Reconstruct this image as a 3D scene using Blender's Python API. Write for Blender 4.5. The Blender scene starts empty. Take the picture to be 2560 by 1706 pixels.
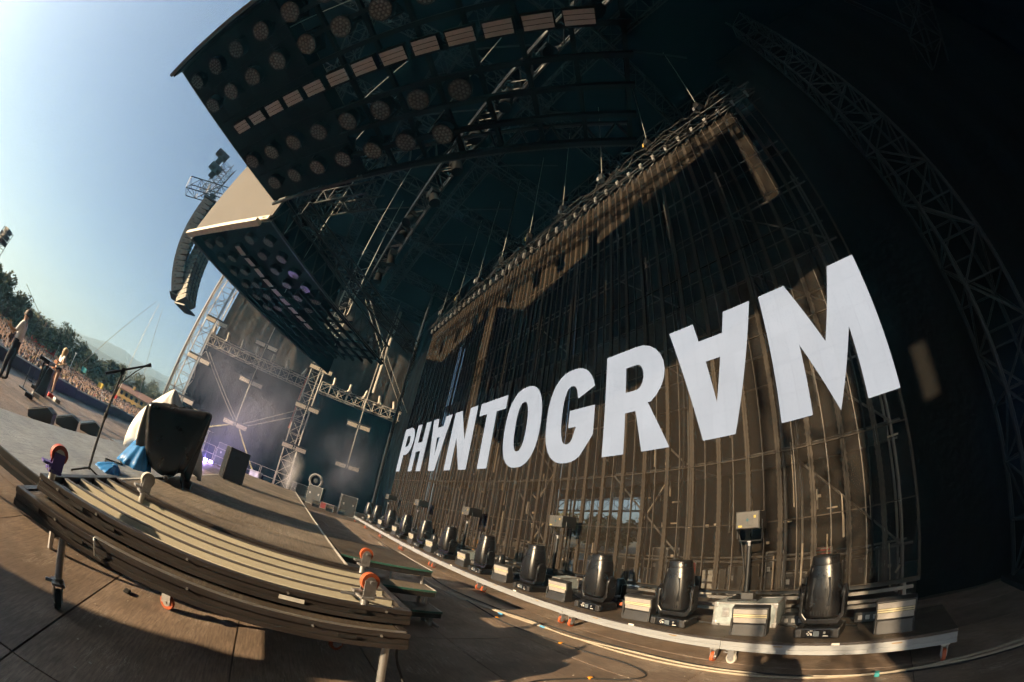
import bpy, bmesh, math, random
from mathutils import Matrix, Vector, Quaternion
random.seed(11)
SC = bpy.context.scene
COL = SC.collection
R = math.radians

# ---------------------------------------------------------------- camera
# diagonal fisheye held at 1.42 m over the stage floor, +X runs along the screen, +Y to the audience
CAM_R = ((-0.57773, -0.80123, 0.15574), (-0.31832, 0.39686, 0.86091), (-0.75160, 0.44780, -0.48433))
cam = bpy.data.cameras.new('camera')
camo = bpy.data.objects.new('camera', cam)
COL.objects.link(camo)
SC.camera = camo
mw = Matrix(CAM_R).transposed().to_4x4()
mw.translation = (0, 0, 1.42)
camo.matrix_world = mw
cam.type = 'PANO'
cam.sensor_fit = 'HORIZONTAL'
cam.sensor_width = 36
cam.sensor_height = 36 * 682 / 1024
cam.clip_start = 0.02
cam.clip_end = 20000
lens = cam.cycles if hasattr(getattr(cam, 'cycles', None), 'panorama_type') else cam
lens.panorama_type = 'FISHEYE_LENS_POLYNOMIAL'
kk = 2.56 / 36
lens.fisheye_polynomial_k0 = 0
lens.fisheye_polynomial_k1 = -kk / 0.90805
lens.fisheye_polynomial_k2 = 0
lens.fisheye_polynomial_k3 = kk ** 3 * 0.01626 / 0.90805
lens.fisheye_polynomial_k4 = 0
lens.fisheye_fov = R(200)

# ---------------------------------------------------------------- sky, sun, exposure
SUN = Vector((0.26206, -0.92142, -0.28690))      # the way the light travels
world = bpy.data.worlds.new('World')
SC.world = world
world.use_nodes = True
wn = world.node_tree
bg = wn.nodes['Background']
sky = wn.nodes.new('ShaderNodeTexSky')
sky.sky_type = 'NISHITA'
sky.sun_disc = False
sky.sun_elevation = R(16.7)
sky.sun_rotation = math.atan2(-SUN.x, -SUN.y)
sky.air_density = 1.0
sky.dust_density = 2.0
sky.ozone_density = 3.0
wn.links.new(sky.outputs[0], bg.inputs[0])
bg.inputs[1].default_value = 0.053
sun = bpy.data.lights.new('sun', 'SUN')
suno = bpy.data.objects.new('sun', sun)
COL.objects.link(suno)
sun.energy = 5.0
sun.angle = R(0.55)
sun.color = (1.0, 0.74, 0.45)
suno.rotation_euler = SUN.to_track_quat('-Z', 'Y').to_euler()
suno.location = (-10, 40, 30)
vs = SC.view_settings
vs.view_transform = 'Standard'
vs.look = 'None'
vs.gamma = 1.0
vs.use_curve_mapping = False
vs.exposure = 1.75
SC.cycles.use_denoising = True
SC.cycles.use_adaptive_sampling = True
SC.cycles.adaptive_threshold = 0.05
SC.cycles.adaptive_min_samples = 12
SC.cycles.max_bounces = 5
SC.cycles.diffuse_bounces = 1
SC.cycles.glossy_bounces = 2
SC.cycles.transmission_bounces = 3
SC.cycles.transparent_max_bounces = 16
SC.cycles.volume_bounces = 0
SC.cycles.sample_clamp_indirect = 6
SC.cycles.caustics_reflective = False
SC.cycles.caustics_refractive = False

# ---------------------------------------------------------------- materials
MATS = {}


def mat(name, col, rough=0.6, metal=0.0, var=0.18, scale=4.0, bump=0.0, bscale=None, spec=0.5, rand=0.0, stretch=(1, 1, 1),
        col2=None, detail=6.0, coat=0.0):
    """Principled surface whose colour wanders with noise, with optional relief and a per-object tint."""
    if name in MATS:
        return MATS[name]
    m = bpy.data.materials.new(name)
    m.use_nodes = True
    nt = m.node_tree
    n, l = nt.nodes, nt.links
    b = n['Principled BSDF']
    b.inputs['Metallic'].default_value = metal
    b.inputs['Specular IOR Level'].default_value = spec
    b.inputs['Coat Weight'].default_value = coat
    tc = n.new('ShaderNodeTexCoord')
    mp = n.new('ShaderNodeMapping')
    mp.inputs['Scale'].default_value = stretch
    l.new(tc.outputs['Object'], mp.inputs[0])
    no = n.new('ShaderNodeTexNoise')
    no.inputs['Scale'].default_value = scale
    no.inputs['Detail'].default_value = detail
    no.inputs['Roughness'].default_value = 0.65
    l.new(mp.outputs[0], no.inputs['Vector'])
    ramp = n.new('ShaderNodeValToRGB')
    a, c = Vector(col), Vector(col2 if col2 else col)
    lo = a * (1 - var)
    hi = c * (1 + var)
    ramp.color_ramp.elements[0].position = 0.3
    ramp.color_ramp.elements[1].position = 0.7
    ramp.color_ramp.elements[0].color = (lo.x, lo.y, lo.z, 1)
    ramp.color_ramp.elements[1].color = (min(hi.x, 1), min(hi.y, 1), min(hi.z, 1), 1)
    l.new(no.outputs['Fac'], ramp.inputs[0])
    out = ramp.outputs[0]
    if rand:
        oi = n.new('ShaderNodeObjectInfo')
        mr = n.new('ShaderNodeMapRange')
        mr.inputs['To Min'].default_value = 1 - rand
        mr.inputs['To Max'].default_value = 1 + rand
        l.new(oi.outputs['Random'], mr.inputs['Value'])
        mx = n.new('ShaderNodeMix')
        mx.data_type = 'RGBA'
        mx.blend_type = 'MULTIPLY'
        mx.inputs[0].default_value = 1
        l.new(out, mx.inputs[6])
        l.new(mr.outputs[0], mx.inputs[7])
        out = mx.outputs[2]
    l.new(out, b.inputs['Base Color'])
    rr = n.new('ShaderNodeMapRange')
    rr.inputs['To Min'].default_value = max(rough - 0.12, 0.03)
    rr.inputs['To Max'].default_value = min(rough + 0.12, 1)
    l.new(no.outputs['Fac'], rr.inputs['Value'])
    l.new(rr.outputs[0], b.inputs['Roughness'])
    if bump:
        n2 = n.new('ShaderNodeTexNoise')
        n2.inputs['Scale'].default_value = bscale or scale * 6
        n2.inputs['Detail'].default_value = 4
        l.new(mp.outputs[0], n2.inputs['Vector'])
        bp = n.new('ShaderNodeBump')
        bp.inputs['Strength'].default_value = bump
        bp.inputs['Distance'].default_value = 0.02
        l.new(n2.outputs['Fac'], bp.inputs['Height'])
        l.new(bp.outputs[0], b.inputs['Normal'])
    MATS[name] = m
    return m


def emit(name, col, s):
    if name in MATS:
        return MATS[name]
    m = bpy.data.materials.new(name)
    m.use_nodes = True
    b = m.node_tree.nodes['Principled BSDF']
    b.inputs['Base Color'].default_value = (0.02, 0.02, 0.02, 1)
    b.inputs['Emission Color'].default_value = (*col, 1)
    b.inputs['Emission Strength'].default_value = s
    MATS[name] = m
    return m


def worn(name, base, scratch, rough, dirt, sscale=2.2, rand=0.16, world=False, grain=(1, 9, 1), lines=0.9):
    """Boards of a stage: blotchy dirt, long grain, pale scuffs and thin scratches."""
    m = bpy.data.materials.new(name)
    m.use_nodes = True
    nt = m.node_tree
    n, l = nt.nodes, nt.links
    b = n['Principled BSDF']
    b.inputs['Specular IOR Level'].default_value = 0.42
    geo = n.new('ShaderNodeNewGeometry')
    pos = geo.outputs['Position']

    def noise(scale, det, vec=pos, rough_=0.62, stretch=None):
        if stretch:
            mp = n.new('ShaderNodeMapping')
            mp.inputs['Scale'].default_value = stretch
            l.new(vec, mp.inputs[0])
            vec = mp.outputs[0]
        t = n.new('ShaderNodeTexNoise')
        t.inputs['Scale'].default_value = scale
        t.inputs['Detail'].default_value = det
        t.inputs['Roughness'].default_value = rough_
        l.new(vec, t.inputs['Vector'])
        return t.outputs['Fac']

    def ramp(fac, p0, p1, c0, c1):
        r = n.new('ShaderNodeValToRGB')
        r.color_ramp.elements[0].position = p0
        r.color_ramp.elements[1].position = p1
        r.color_ramp.elements[0].color = (*c0, 1) if len(c0) == 3 else c0
        r.color_ramp.elements[1].color = (*c1, 1) if len(c1) == 3 else c1
        l.new(fac, r.inputs[0])
        return r.outputs[0]

    def mix(fac, a, c, mode='MIX'):
        x = n.new('ShaderNodeMix')
        x.data_type = 'RGBA'
        x.blend_type = mode
        if isinstance(fac, float):
            x.inputs[0].default_value = fac
        else:
            l.new(fac, x.inputs[0])
        l.new(a, x.inputs[6])
        l.new(c, x.inputs[7])
        return x.outputs[2]
    base_c = ramp(noise(sscale, 8), 0.32, 0.68, tuple(c * 0.72 for c in base), tuple(c * 1.3 for c in base))
    gr = ramp(noise(7.0, 5, stretch=grain), 0.3, 0.7, (0.58, 0.58, 0.58), (1.32, 1.32, 1.32))
    c = mix(1.0, base_c, gr, 'MULTIPLY')
    dk = ramp(noise(0.9, 6), 0.42, 0.62, (0, 0, 0), (1, 1, 1))
    dcol = n.new('ShaderNodeRGB')
    dcol.outputs[0].default_value = (*dirt, 1)
    dfac = n.new('ShaderNodeMath')
    dfac.operation = 'MULTIPLY'
    dfac.inputs[1].default_value = 0.6
    l.new(dk, dfac.inputs[0])
    c = mix(dfac.outputs[0], c, dcol.outputs[0])
    # scratches: thin crests of two stretched waves
    scol = n.new('ShaderNodeRGB')
    scol.outputs[0].default_value = (*scratch, 1)
    for ang, sc_ in ((0.5, 3.0), (-0.9, 4.1), (1.3, 2.3)):
        mp = n.new('ShaderNodeMapping')
        mp.inputs['Rotation'].default_value = (0, 0, ang)
        mp.inputs['Scale'].default_value = (0.5, 6.0, 1)
        l.new(pos, mp.inputs[0])
        f = noise(sc_, 3, mp.outputs[0], 0.7)
        d = n.new('ShaderNodeMath')
        d.operation = 'SUBTRACT'
        d.inputs[1].default_value = 0.5
        l.new(f, d.inputs[0])
        ab = n.new('ShaderNodeMath')
        ab.operation = 'ABSOLUTE'
        l.new(d.outputs[0], ab.inputs[0])
        s1 = ramp(ab.outputs[0], 0.0, 0.010, (1, 1, 1), (0, 0, 0))
        s2 = ramp(noise(1.7, 3), 0.5, 0.66, (0, 0, 0), (lines, lines, lines))
        c = mix(mix(1.0, s1, s2, 'MULTIPLY'), c, scol.outputs[0])
    if rand:
        oi = n.new('ShaderNodeObjectInfo')
        mr = n.new('ShaderNodeMapRange')
        mr.inputs['To Min'].default_value = 1 - rand
        mr.inputs['To Max'].default_value = 1 + rand
        l.new(oi.outputs['Random'], mr.inputs['Value'])
        c = mix(1.0, c, mr.outputs[0], 'MULTIPLY')
    l.new(c, b.inputs['Base Color'])
    rr = n.new('ShaderNodeMapRange')
    rr.inputs['To Min'].default_value = max(rough - 0.15, 0.05)
    rr.inputs['To Max'].default_value = min(rough + 0.15, 1)
    l.new(noise(3.1, 6), rr.inputs['Value'])
    l.new(rr.outputs[0], b.inputs['Roughness'])
    bp = n.new('ShaderNodeBump')
    bp.inputs['Strength'].default_value = 0.22
    bp.inputs['Distance'].default_value = 0.01
    l.new(noise(30, 5), bp.inputs['Height'])
    l.new(bp.outputs[0], b.inputs['Normal'])
    MATS[name] = m
    return m


def through(name, col, opaque, stripes=0.0):
    """Open mesh seen from afar: part of the light passes."""
    m = bpy.data.materials.new(name)
    m.use_nodes = True
    nt = m.node_tree
    n, l = nt.nodes, nt.links
    b = n['Principled BSDF']
    b.inputs['Base Color'].default_value = (*col, 1)
    b.inputs['Roughness'].default_value = 0.6
    b.inputs['Specular IOR Level'].default_value = 0.15
    tr = n.new('ShaderNodeBsdfTransparent')
    mx = n.new('ShaderNodeMixShader')
    mx.inputs[0].default_value = opaque
    if stripes:
        geo = n.new('ShaderNodeNewGeometry')
        sp = n.new('ShaderNodeSeparateXYZ')
        l.new(geo.outputs['Position'], sp.inputs[0])
        w = n.new('ShaderNodeMath')
        w.operation = 'MULTIPLY'
        w.inputs[1].default_value = 2 * math.pi / stripes
        l.new(sp.outputs['Z'], w.inputs[0])
        s = n.new('ShaderNodeMath')
        s.operation = 'SINE'
        l.new(w.outputs[0], s.inputs[0])
        mr = n.new('ShaderNodeMapRange')
        mr.inputs['From Min'].default_value = -1
        mr.inputs['To Min'].default_value = opaque - 0.2
        mr.inputs['To Max'].default_value = opaque + 0.2
        l.new(s.outputs[0], mr.inputs['Value'])
        l.new(mr.outputs[0], mx.inputs[0])
    l.new(tr.outputs[0], mx.inputs[1])
    l.new(b.outputs[0], mx.inputs[2])
    l.new(mx.outputs[0], n['Material Output'].inputs[0])
    MATS[name] = m
    return m


black_metal = mat('black_metal', (0.016, 0.017, 0.019), 0.42, 0.3, 0.3, 6)
black_paint = mat('black_paint', (0.022, 0.022, 0.024), 0.55, 0, 0.3, 5, bump=0.1)
black_plastic = mat('black_plastic', (0.008, 0.008, 0.009), 0.30, 0, 0.25, 9, bump=0.08, bscale=160)
black_cloth = mat('black_cloth', (0.003, 0.004, 0.0055), 0.95, 0, 0.3, 3, bump=0.3, bscale=40, spec=0.03)
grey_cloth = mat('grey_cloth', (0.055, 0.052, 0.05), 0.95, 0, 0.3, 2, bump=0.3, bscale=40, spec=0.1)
alu = mat('aluminium', (0.50, 0.50, 0.50), 0.36, 0.85, 0.16, 9, rand=0.06)
alu_dull = mat('dull_aluminium', (0.34, 0.335, 0.33), 0.42, 0.7, 0.2, 7, rand=0.1)
zinc = mat('zinc_plated_steel', (0.46, 0.46, 0.47), 0.36, 0.75, 0.18, 20)
rail_white = mat('pale_rail', (0.27, 0.285, 0.305), 0.45, 0.1, 0.1, 3, stretch=(0.4, 4, 4), rand=0.05)
rubber = mat('rubber', (0.02, 0.02, 0.021), 0.8)
orange = mat('orange_polyurethane', (0.42, 0.095, 0.035), 0.5, 0, 0.2, 20)
red_paint = mat('red_paint', (0.5, 0.03, 0.025), 0.5)
purple = mat('purple_steel', (0.10, 0.07, 0.30), 0.45, 0.2)
tape_white = mat('white_tape', (0.62, 0.60, 0.56), 0.7, 0, 0.25, 14)
tape_green = mat('green_tape', (0.03, 0.11, 0.085), 0.6, 0, 0.25, 14)
yellow = mat('yellow_plastic', (0.65, 0.46, 0.04), 0.5)
blue_tape = mat('blue_tape', (0.10, 0.36, 0.62), 0.6)
floor_wood = worn('stage_plywood', (0.25, 0.188, 0.145), (0.50, 0.44, 0.37), 0.55, (0.14, 0.104, 0.08))
riser_wood = worn('riser_plywood', (0.205, 0.17, 0.135), (0.40, 0.36, 0.30), 0.55, (0.085, 0.068, 0.052), 1.4, grain=(0.6, 9, 1))
riser_grey = worn('riser_grey', (0.25, 0.26, 0.27), (0.45, 0.45, 0.44), 0.45, (0.18, 0.185, 0.19), 1.2)
deck_dark = worn('deck_dark_ply', (0.085, 0.066, 0.05), (0.30, 0.26, 0.21), 0.6, (0.05, 0.04, 0.03), 3)
deck_rail = mat('deck_rail', (0.050, 0.043, 0.042), 0.36, 0.35, 0.3, 5, stretch=(4, 0.5, 4), bump=0.1, bscale=60)
deck_groove = mat('deck_groove', (0.020, 0.018, 0.017), 0.6, 0.2, 0.5, 12)
rib_tan = mat('rib_tan', (0.56, 0.52, 0.41), 0.42, 0.2, 0.14, 2.5, stretch=(3, 0.4, 1), bump=0.05)

# ---------------------------------------------------------------- mesh helpers


class MB:
    def __init__(self):
        self.v, self.f, self.mi = [], [], []
        self.cur = 0
        self.isl = []

    def add(self, vs_, fs_):
        o = len(self.v)
        self.isl.append((o, len(self.f), len(self.f) + len(fs_)))
        self.v += [tuple(p) for p in vs_]
        for q in fs_:
            self.f.append(tuple(o + i for i in q))
            self.mi.append(self.cur)
        return self

    def box(self, c, s, rot=None, taper=None):
        x, y, z = s[0] / 2, s[1] / 2, s[2] / 2
        P = [Vector((sx * x, sy * y, sz * z)) for sz in (-1, 1) for sy in (-1, 1) for sx in (-1, 1)]
        if taper:
            for p in P[4:]:
                p.x *= taper[0]
                p.y *= taper[1]
        if rot is not None:
            P = [rot @ p for p in P]
        c = Vector(c)
        return self.add([p + c for p in P], [(0, 2, 3, 1), (4, 5, 7, 6), (0, 1, 5, 4), (2, 6, 7, 3), (0, 4, 6, 2), (1, 3, 7, 5)])

    def bb(self, x0, x1, y0, y1, z0, z1):
        return self.box(((x0 + x1) / 2, (y0 + y1) / 2, (z0 + z1) / 2), (abs(x1 - x0), abs(y1 - y0), abs(z1 - z0)))

    def tube(self, a, b, r, n=6, r2=None, caps=True):
        a, b = Vector(a), Vector(b)
        d = (b - a)
        if d.length < 1e-6:
            return self
        q = d.normalized().to_track_quat('Z', 'Y')
        r2 = r if r2 is None else r2
        A = [a + q @ Vector((r * math.cos(2 * math.pi * i / n), r * math.sin(2 * math.pi * i / n), 0)) for i in range(n)]
        B = [b + q @ Vector((r2 * math.cos(2 * math.pi * i / n), r2 * math.sin(2 * math.pi * i / n), 0)) for i in range(n)]
        F = [(i, (i + 1) % n, n + (i + 1) % n, n + i) for i in range(n)]
        if caps:
            F += [tuple(range(n - 1, -1, -1)), tuple(range(n, 2 * n))]
        return self.add(A + B, F)

    def bar(self, a, b, w, h=None, up=(0, 0, 1)):
        a, b = Vector(a), Vector(b)
        d = b - a
        z = d.normalized()
        u = Vector(up)
        if abs(z.dot(u)) > 0.98:
            u = Vector((1, 0, 0))
        x = u.cross(z).normalized()
        y = z.cross(x)
        h = w if h is None else h
        M = Matrix((x, y, z)).transposed()
        return self.box((a + b) / 2, (w, h, d.length), M)

    def path(self, pts, r, n=6):
        pts = [Vector(p) for p in pts]
        rings = []
        for i, p in enumerate(pts):
            t = (pts[min(i + 1, len(pts) - 1)] - pts[max(i - 1, 0)]).normalized()
            up = Vector((0, 0, 1)) if abs(t.z) < 0.95 else Vector((1, 0, 0))
            x = up.cross(t).normalized()
            y = t.cross(x)
            rings.append([p + x * (r * math.cos(2 * math.pi * k / n)) + y * (r * math.sin(2 * math.pi * k / n)) for k in range(n)])
        V = [q for ring in rings for q in ring]
        F = []
        for i in range(len(rings) - 1):
            for k in range(n):
                F.append((i * n + k, i * n + (k + 1) % n, (i + 1) * n + (k + 1) % n, (i + 1) * n + k))
        F += [tuple(range(n - 1, -1, -1)), tuple((len(rings) - 1) * n + k for k in range(n))]
        return self.add(V, F)

    def loft(self, rings, cap=True):
        n = len(rings[0])
        V = [p for r in rings for p in r]
        F = []
        for i in range(len(rings) - 1):
            for k in range(n):
                F.append((i * n + k, i * n + (k + 1) % n, (i + 1) * n + (k + 1) % n, (i + 1) * n + k))
        if cap:
            F += [tuple(range(n - 1, -1, -1)), tuple((len(rings) - 1) * n + k for k in range(n))]
        return self.add(V, F)

    def prism(self, poly, fn, d0, d1):
        n = len(poly)
        V = [fn(p, d0) for p in poly] + [fn(p, d1) for p in poly]
        F = [tuple(range(n - 1, -1, -1)), tuple(range(n, 2 * n))] + [(i, (i + 1) % n, n + (i + 1) % n, n + i) for i in range(n)]
        return self.add(V, F)

    def pieces(self):
        """Groups of the added shapes that hang together."""
        B = []
        for (v0, f0, f1) in self.isl:
            idx = set(i for q in self.f[f0:f1] for i in q)
            P = [self.v[i] for i in idx]
            lo = [min(p[k] for p in P) for k in range(3)]
            hi = [max(p[k] for p in P) for k in range(3)]
            B.append((lo, hi, max(hi[k] - lo[k] for k in range(3))))
        n = len(B)
        if n > 400:
            return [list(range(n))]
        par = list(range(n))

        def find(i):
            while par[i] != i:
                par[i] = par[par[i]]
                i = par[i]
            return i
        for i in range(n):
            for j in range(i + 1, n):
                g = sum(max(0.0, B[i][0][k] - B[j][1][k], B[j][0][k] - B[i][1][k]) ** 2 for k in range(3)) ** 0.5
                if g <= max(0.02, 0.5 * max(B[i][2], B[j][2])) * 0.98:
                    par[find(i)] = find(j)
        gr = {}
        for i in range(n):
            gr.setdefault(find(i), []).append(i)
        return list(gr.values())

    def only(self, group):
        m = MB()
        for i in group:
            v0, f0, f1 = self.isl[i]
            idx = sorted(set(k for q in self.f[f0:f1] for k in q))
            mp = {k: t for t, k in enumerate(idx)}
            m.cur = self.mi[f0]
            m.add([self.v[k] for k in idx], [tuple(mp[k] for k in q) for q in self.f[f0:f1]])
        return m

    def mesh(self, name, mats, smooth=False):
        me = bpy.data.meshes.new(name)
        me.from_pydata(self.v, [], self.f)
        if not isinstance(mats, (list, tuple)):
            mats = [mats]
        for m in mats:
            me.materials.append(m)
        if 1 < len(self.isl) < 60 and len(self.pieces()) > 1:
            me['multi'] = 1
        if len(mats) > 1:
            me.polygons.foreach_set('material_index', self.mi)
        bm = bmesh.new()
        bm.from_mesh(me)
        bmesh.ops.recalc_face_normals(bm, faces=bm.faces)
        bm.to_mesh(me)
        bm.free()
        if smooth:
            me.polygons.foreach_set('use_smooth', [True] * len(me.polygons))
            try:
                me.set_sharp_from_angle(angle=R(38))
            except Exception:
                pass
        return me

    def build(self, name, mats, parent=None, smooth=False, bevel=0.0, seg=2):
        if parent is not None and 1 < len(self.isl) <= 400:
            gr = self.pieces()
            if 1 < len(gr) <= 4:
                return [self.only(q).build(name, mats, parent, smooth, bevel, seg) for q in gr][0]
            if len(gr) > 4:
                o = MB.build1(self, name, mats, parent, smooth, bevel, seg)
                o['kind'] = 'stuff'
                return o
        return MB.build1(self, name, mats, parent, smooth, bevel, seg)

    def build1(self, name, mats, parent=None, smooth=False, bevel=0.0, seg=2):
        o = bpy.data.objects.new(name, self.mesh(name, mats, smooth))
        COL.objects.link(o)
        if parent is not None:
            o.parent = parent
        if bevel:
            b = o.modifiers.new('bevel', 'BEVEL')
            b.width = bevel
            b.segments = seg
            b.limit_method = 'ANGLE'
            b.angle_limit = R(40)
        return o


def inst(name, me, parent=None, loc=(0, 0, 0), rot=(0, 0, 0), scale=(1, 1, 1)):
    o = bpy.data.objects.new(name, me)
    COL.objects.link(o)
    o.parent = parent
    o.location = loc
    o.rotation_euler = rot
    o.scale = scale
    if me.get('multi'):
        o['kind'] = 'stuff'
    return o


def tag(o, label=None, cat=None, group=None, kind=None):
    if label:
        o['label'] = label
    if cat:
        o['category'] = cat
    if group:
        o['group'] = group
    if kind:
        o['kind'] = kind
    return o


def thing(name, label, cat, loc=(0, 0, 0), rz=0.0, group=None):
    o = bpy.data.objects.new(name, None)
    COL.objects.link(o)
    o.empty_display_size = 0.2
    o.location = loc
    o.rotation_euler = (0, 0, rz)
    return tag(o, label, cat, group)


def copy_tree(o, parent=None):
    c = o.copy()
    COL.objects.link(c)
    c.parent = parent
    for ch in list(o.children):
        copy_tree(ch, c)
    return c


ORD = ['nearest', 'second', 'third', 'fourth', 'fifth', 'sixth', 'seventh', 'eighth', 'ninth', 'tenth', 'eleventh', 'twelfth',
       'thirteenth', 'fourteenth', 'fifteenth']


def truss(name, label, a, b, size, m=None, cat='truss', group=None, bays=None, r=0.025, up=(0, 0, 1), dep=None, tri=False):
    """Lattice girder: four chords and their lacing."""
    m = m or alu_dull
    a, b = Vector(a), Vector(b)
    root = thing(name, label, cat, a, 0, group)
    d = b - a
    z = d.normalized()
    u = Vector(up)
    if abs(z.dot(u)) > 0.95:
        u = Vector((1, 0, 0))
    x = u.cross(z).normalized()
    y = z.cross(x)
    dep = dep or size
    cs = [x * (sx * size / 2) + y * (sy * dep / 2) for sx, sy in ((-1, -1), (1, -1), (1, 1), (-1, 1))]
    if tri:
        cs = [x * (-size / 2) + y * (dep / 2), x * (size / 2) + y * (dep / 2), y * (-dep / 2)]
    k = len(cs)
    bays = bays or max(2, int(d.length / size))
    me = MB().tube((0, 0, 0), d, r, 6).mesh('chord', m, True)
    for c in cs:
        inst('chord', me, root, c)
    lac = MB()
    for i in range(bays):
        p, q = d * (i / bays), d * ((i + 1) / bays)
        for j in range(k):
            c0, c1 = cs[j], cs[(j + 1) % k]
            if (i + j) % 2:
                c0, c1 = c1, c0
            lac.tube(p + c0, q + c1, r * 0.55, 5, caps=False)
            lac.tube(p + c0, p + c1, r * 0.55, 5, caps=False)
    lac.build('lacing', m, root)
    return root
# ---------------------------------------------------------------- stage floor
fl = MB().bb(-14, 34, -16, 12.0, -0.25, -0.012).build('stage_floor', [deck_dark])
tag(fl, kind='structure')
PX, PY = 2.07, 1.065
pm = MB().bb(0.006, PX - 0.006, 0.006, PY - 0.006, -0.03, 0.0).mesh('floor_panel', floor_wood)
for i in range(-2, 8):
    for j in range(-7, 11):
        o = inst('floor_panel', pm, fl, (1.62 + (i - 0) * PX, 0.075 + j * PY, random.uniform(-0.0015, 0.0015)))
dk = MB().bb(-30, 50, 11.9, 12.06, -1.9, -0.02).build('stage_skirt', black_cloth)
tag(dk, 'black cloth skirt along the front edge of the stage', 'skirt')

# ---------------------------------------------------------------- outside: ground, hills, mountains
def ring_ground():
    m = MB()
    m.bb(-900, 1600, 12.2, 2500, -2.3, -1.8)
    m.bb(-900, 1600, -2500, -16.2, -0.9, -0.4)
    return m
g = ring_ground().build('ground', mat('ground_turf', (0.10, 0.095, 0.055), 0.95, 0, 0.4, 0.15, bump=0.3))
tag(g, kind='structure')


def azd(az, dist, z=0.0):
    return Vector((math.cos(R(az)) * dist, math.sin(R(az)) * dist, z))


def ridge(name, pts, dist, m, depth):
    """A mountain range: crest through the given bearings, slopes falling to both sides."""
    b = MB()
    V = []
    rows = 7
    P = []
    for k in range(len(pts) - 1):
        (a0, e0), (a1, e1) = pts[k], pts[k + 1]
        for t in range(10):
            u = t / 10
            P.append((a0 + (a1 - a0) * u, e0 + (e1 - e0) * u + 0.06 * math.sin(k * 9.1 + t * 2.1) * math.sin(t * 0.9 + k)))
    for az, el in P:
        h = 1.42 + dist * math.tan(R(el))
        for r_ in range(rows):
            u = (r_ - 2) / 4.0 if r_ >= 2 else (r_ - 2) / 2.0
            dd = dist + u * depth
            zz = max(h * (1 - abs(u) ** 1.15), -3) + (math.sin(az * 1.7 + r_) * h * 0.03 if r_ != 2 else 0)
            V.append(azd(az, dd, zz))
    F = []
    for i in range(len(P) - 1):
        for r_ in range(rows - 1):
            a = i * rows + r_
            F.append((a, a + 1, a + rows + 1, a + rows))
    b.add(V, F)
    o = b.build(name, m, None, True)
    return tag(o, kind='structure')


hill_m = mat('wooded_slope', (0.05, 0.062, 0.035), 0.95, 0, 0.35, 0.02)
ridge('mountain', [(54, 1.0), (46, 1.6), (42, 2.0), (39.1, 2.5), (36.1, 3.1), (33.2, 3.8), (30.4, 4.72), (27.7, 5.05), (25.8, 4.8), (22.8, 4.95), (19.9, 5.1), (16, 5.3), (11, 4.0), (4, 3.0), (-2, 2)], 4200, hill_m, 900)
ridge('hill', [(50, 0.6), (42, 1.4), (36.5, 2.3), (33.7, 3.1), (30, 3.2), (27.7, 3.4), (24.8, 3.75), (21.3, 4.1), (17, 4.0), (10, 2.8), (2, 1.5)], 2600, hill_m, 700)

# ---------------------------------------------------------------- roof over the stage
rf = MB().bb(-14, 34, -16, 12.2, 19.6, 19.8).build('stage_roof', black_cloth)
tag(rf, 'black canopy roof high over the whole stage', 'roof')

teal_truss = mat('dark_truss', (0.015, 0.020, 0.023), 0.6, 0.1, 0.25, 3)  # one dark teal tone for the roof steel
ys = [(-10.5, 10.5)]
for k, x in enumerate((2.5, 6.6, 10.8, 14.9, 19.2, 23.4)):
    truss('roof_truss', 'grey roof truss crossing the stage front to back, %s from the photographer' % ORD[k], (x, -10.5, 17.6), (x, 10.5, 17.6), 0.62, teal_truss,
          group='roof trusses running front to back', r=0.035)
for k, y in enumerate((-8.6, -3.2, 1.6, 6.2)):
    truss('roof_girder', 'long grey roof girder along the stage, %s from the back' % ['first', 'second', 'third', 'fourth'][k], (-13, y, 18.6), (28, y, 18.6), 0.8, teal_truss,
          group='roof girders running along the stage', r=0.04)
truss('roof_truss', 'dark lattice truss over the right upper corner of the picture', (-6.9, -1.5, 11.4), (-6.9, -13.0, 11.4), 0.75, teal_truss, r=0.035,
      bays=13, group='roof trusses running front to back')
b_ = MB()
b_.tube((-4.7, -4.7, 11.42), (-6.4, -6.4, 11.42), 0.06, 8)
tag(b_.build('roof_brace', teal_truss), 'round dark steel brace meeting the lattice truss at upper right', 'brace')
# braces between the roof trusses
k = 0
for x in (0.2, 4.5, 8.7, 12.9, 17.0):
    for y in (-6.0, -1.0, 4.0):
        b_ = MB().tube((x, y, 17.9), (x + 2.0, y + 2.2, 17.9), 0.045, 6)
        tag(b_.build('roof_brace', teal_truss), 'thin diagonal brace in the dark roof grid, %s in the %s row' % (('first', 'second', 'third', 'fourth', 'fifth')[int(x / 4)], {-6.0: 'screen side', -1.0: 'middle', 4.0: 'audience side'}[y]), 'brace', 'braces in the roof grid')

# ---------------------------------------------------------------- masts of the roof


def mast(label, x, y, z1, size, m, bays):
    t = truss('roof_mast', label, (x, y, 0.02), (x, y, z1), size, m, 'mast', 'masts carrying the roof', bays, 0.045)
    MB().bb(-size * .7, size * .7, -size * .7, size * .7, -0.02, 0.06).build('base_plate', m, t)
    return t


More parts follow.
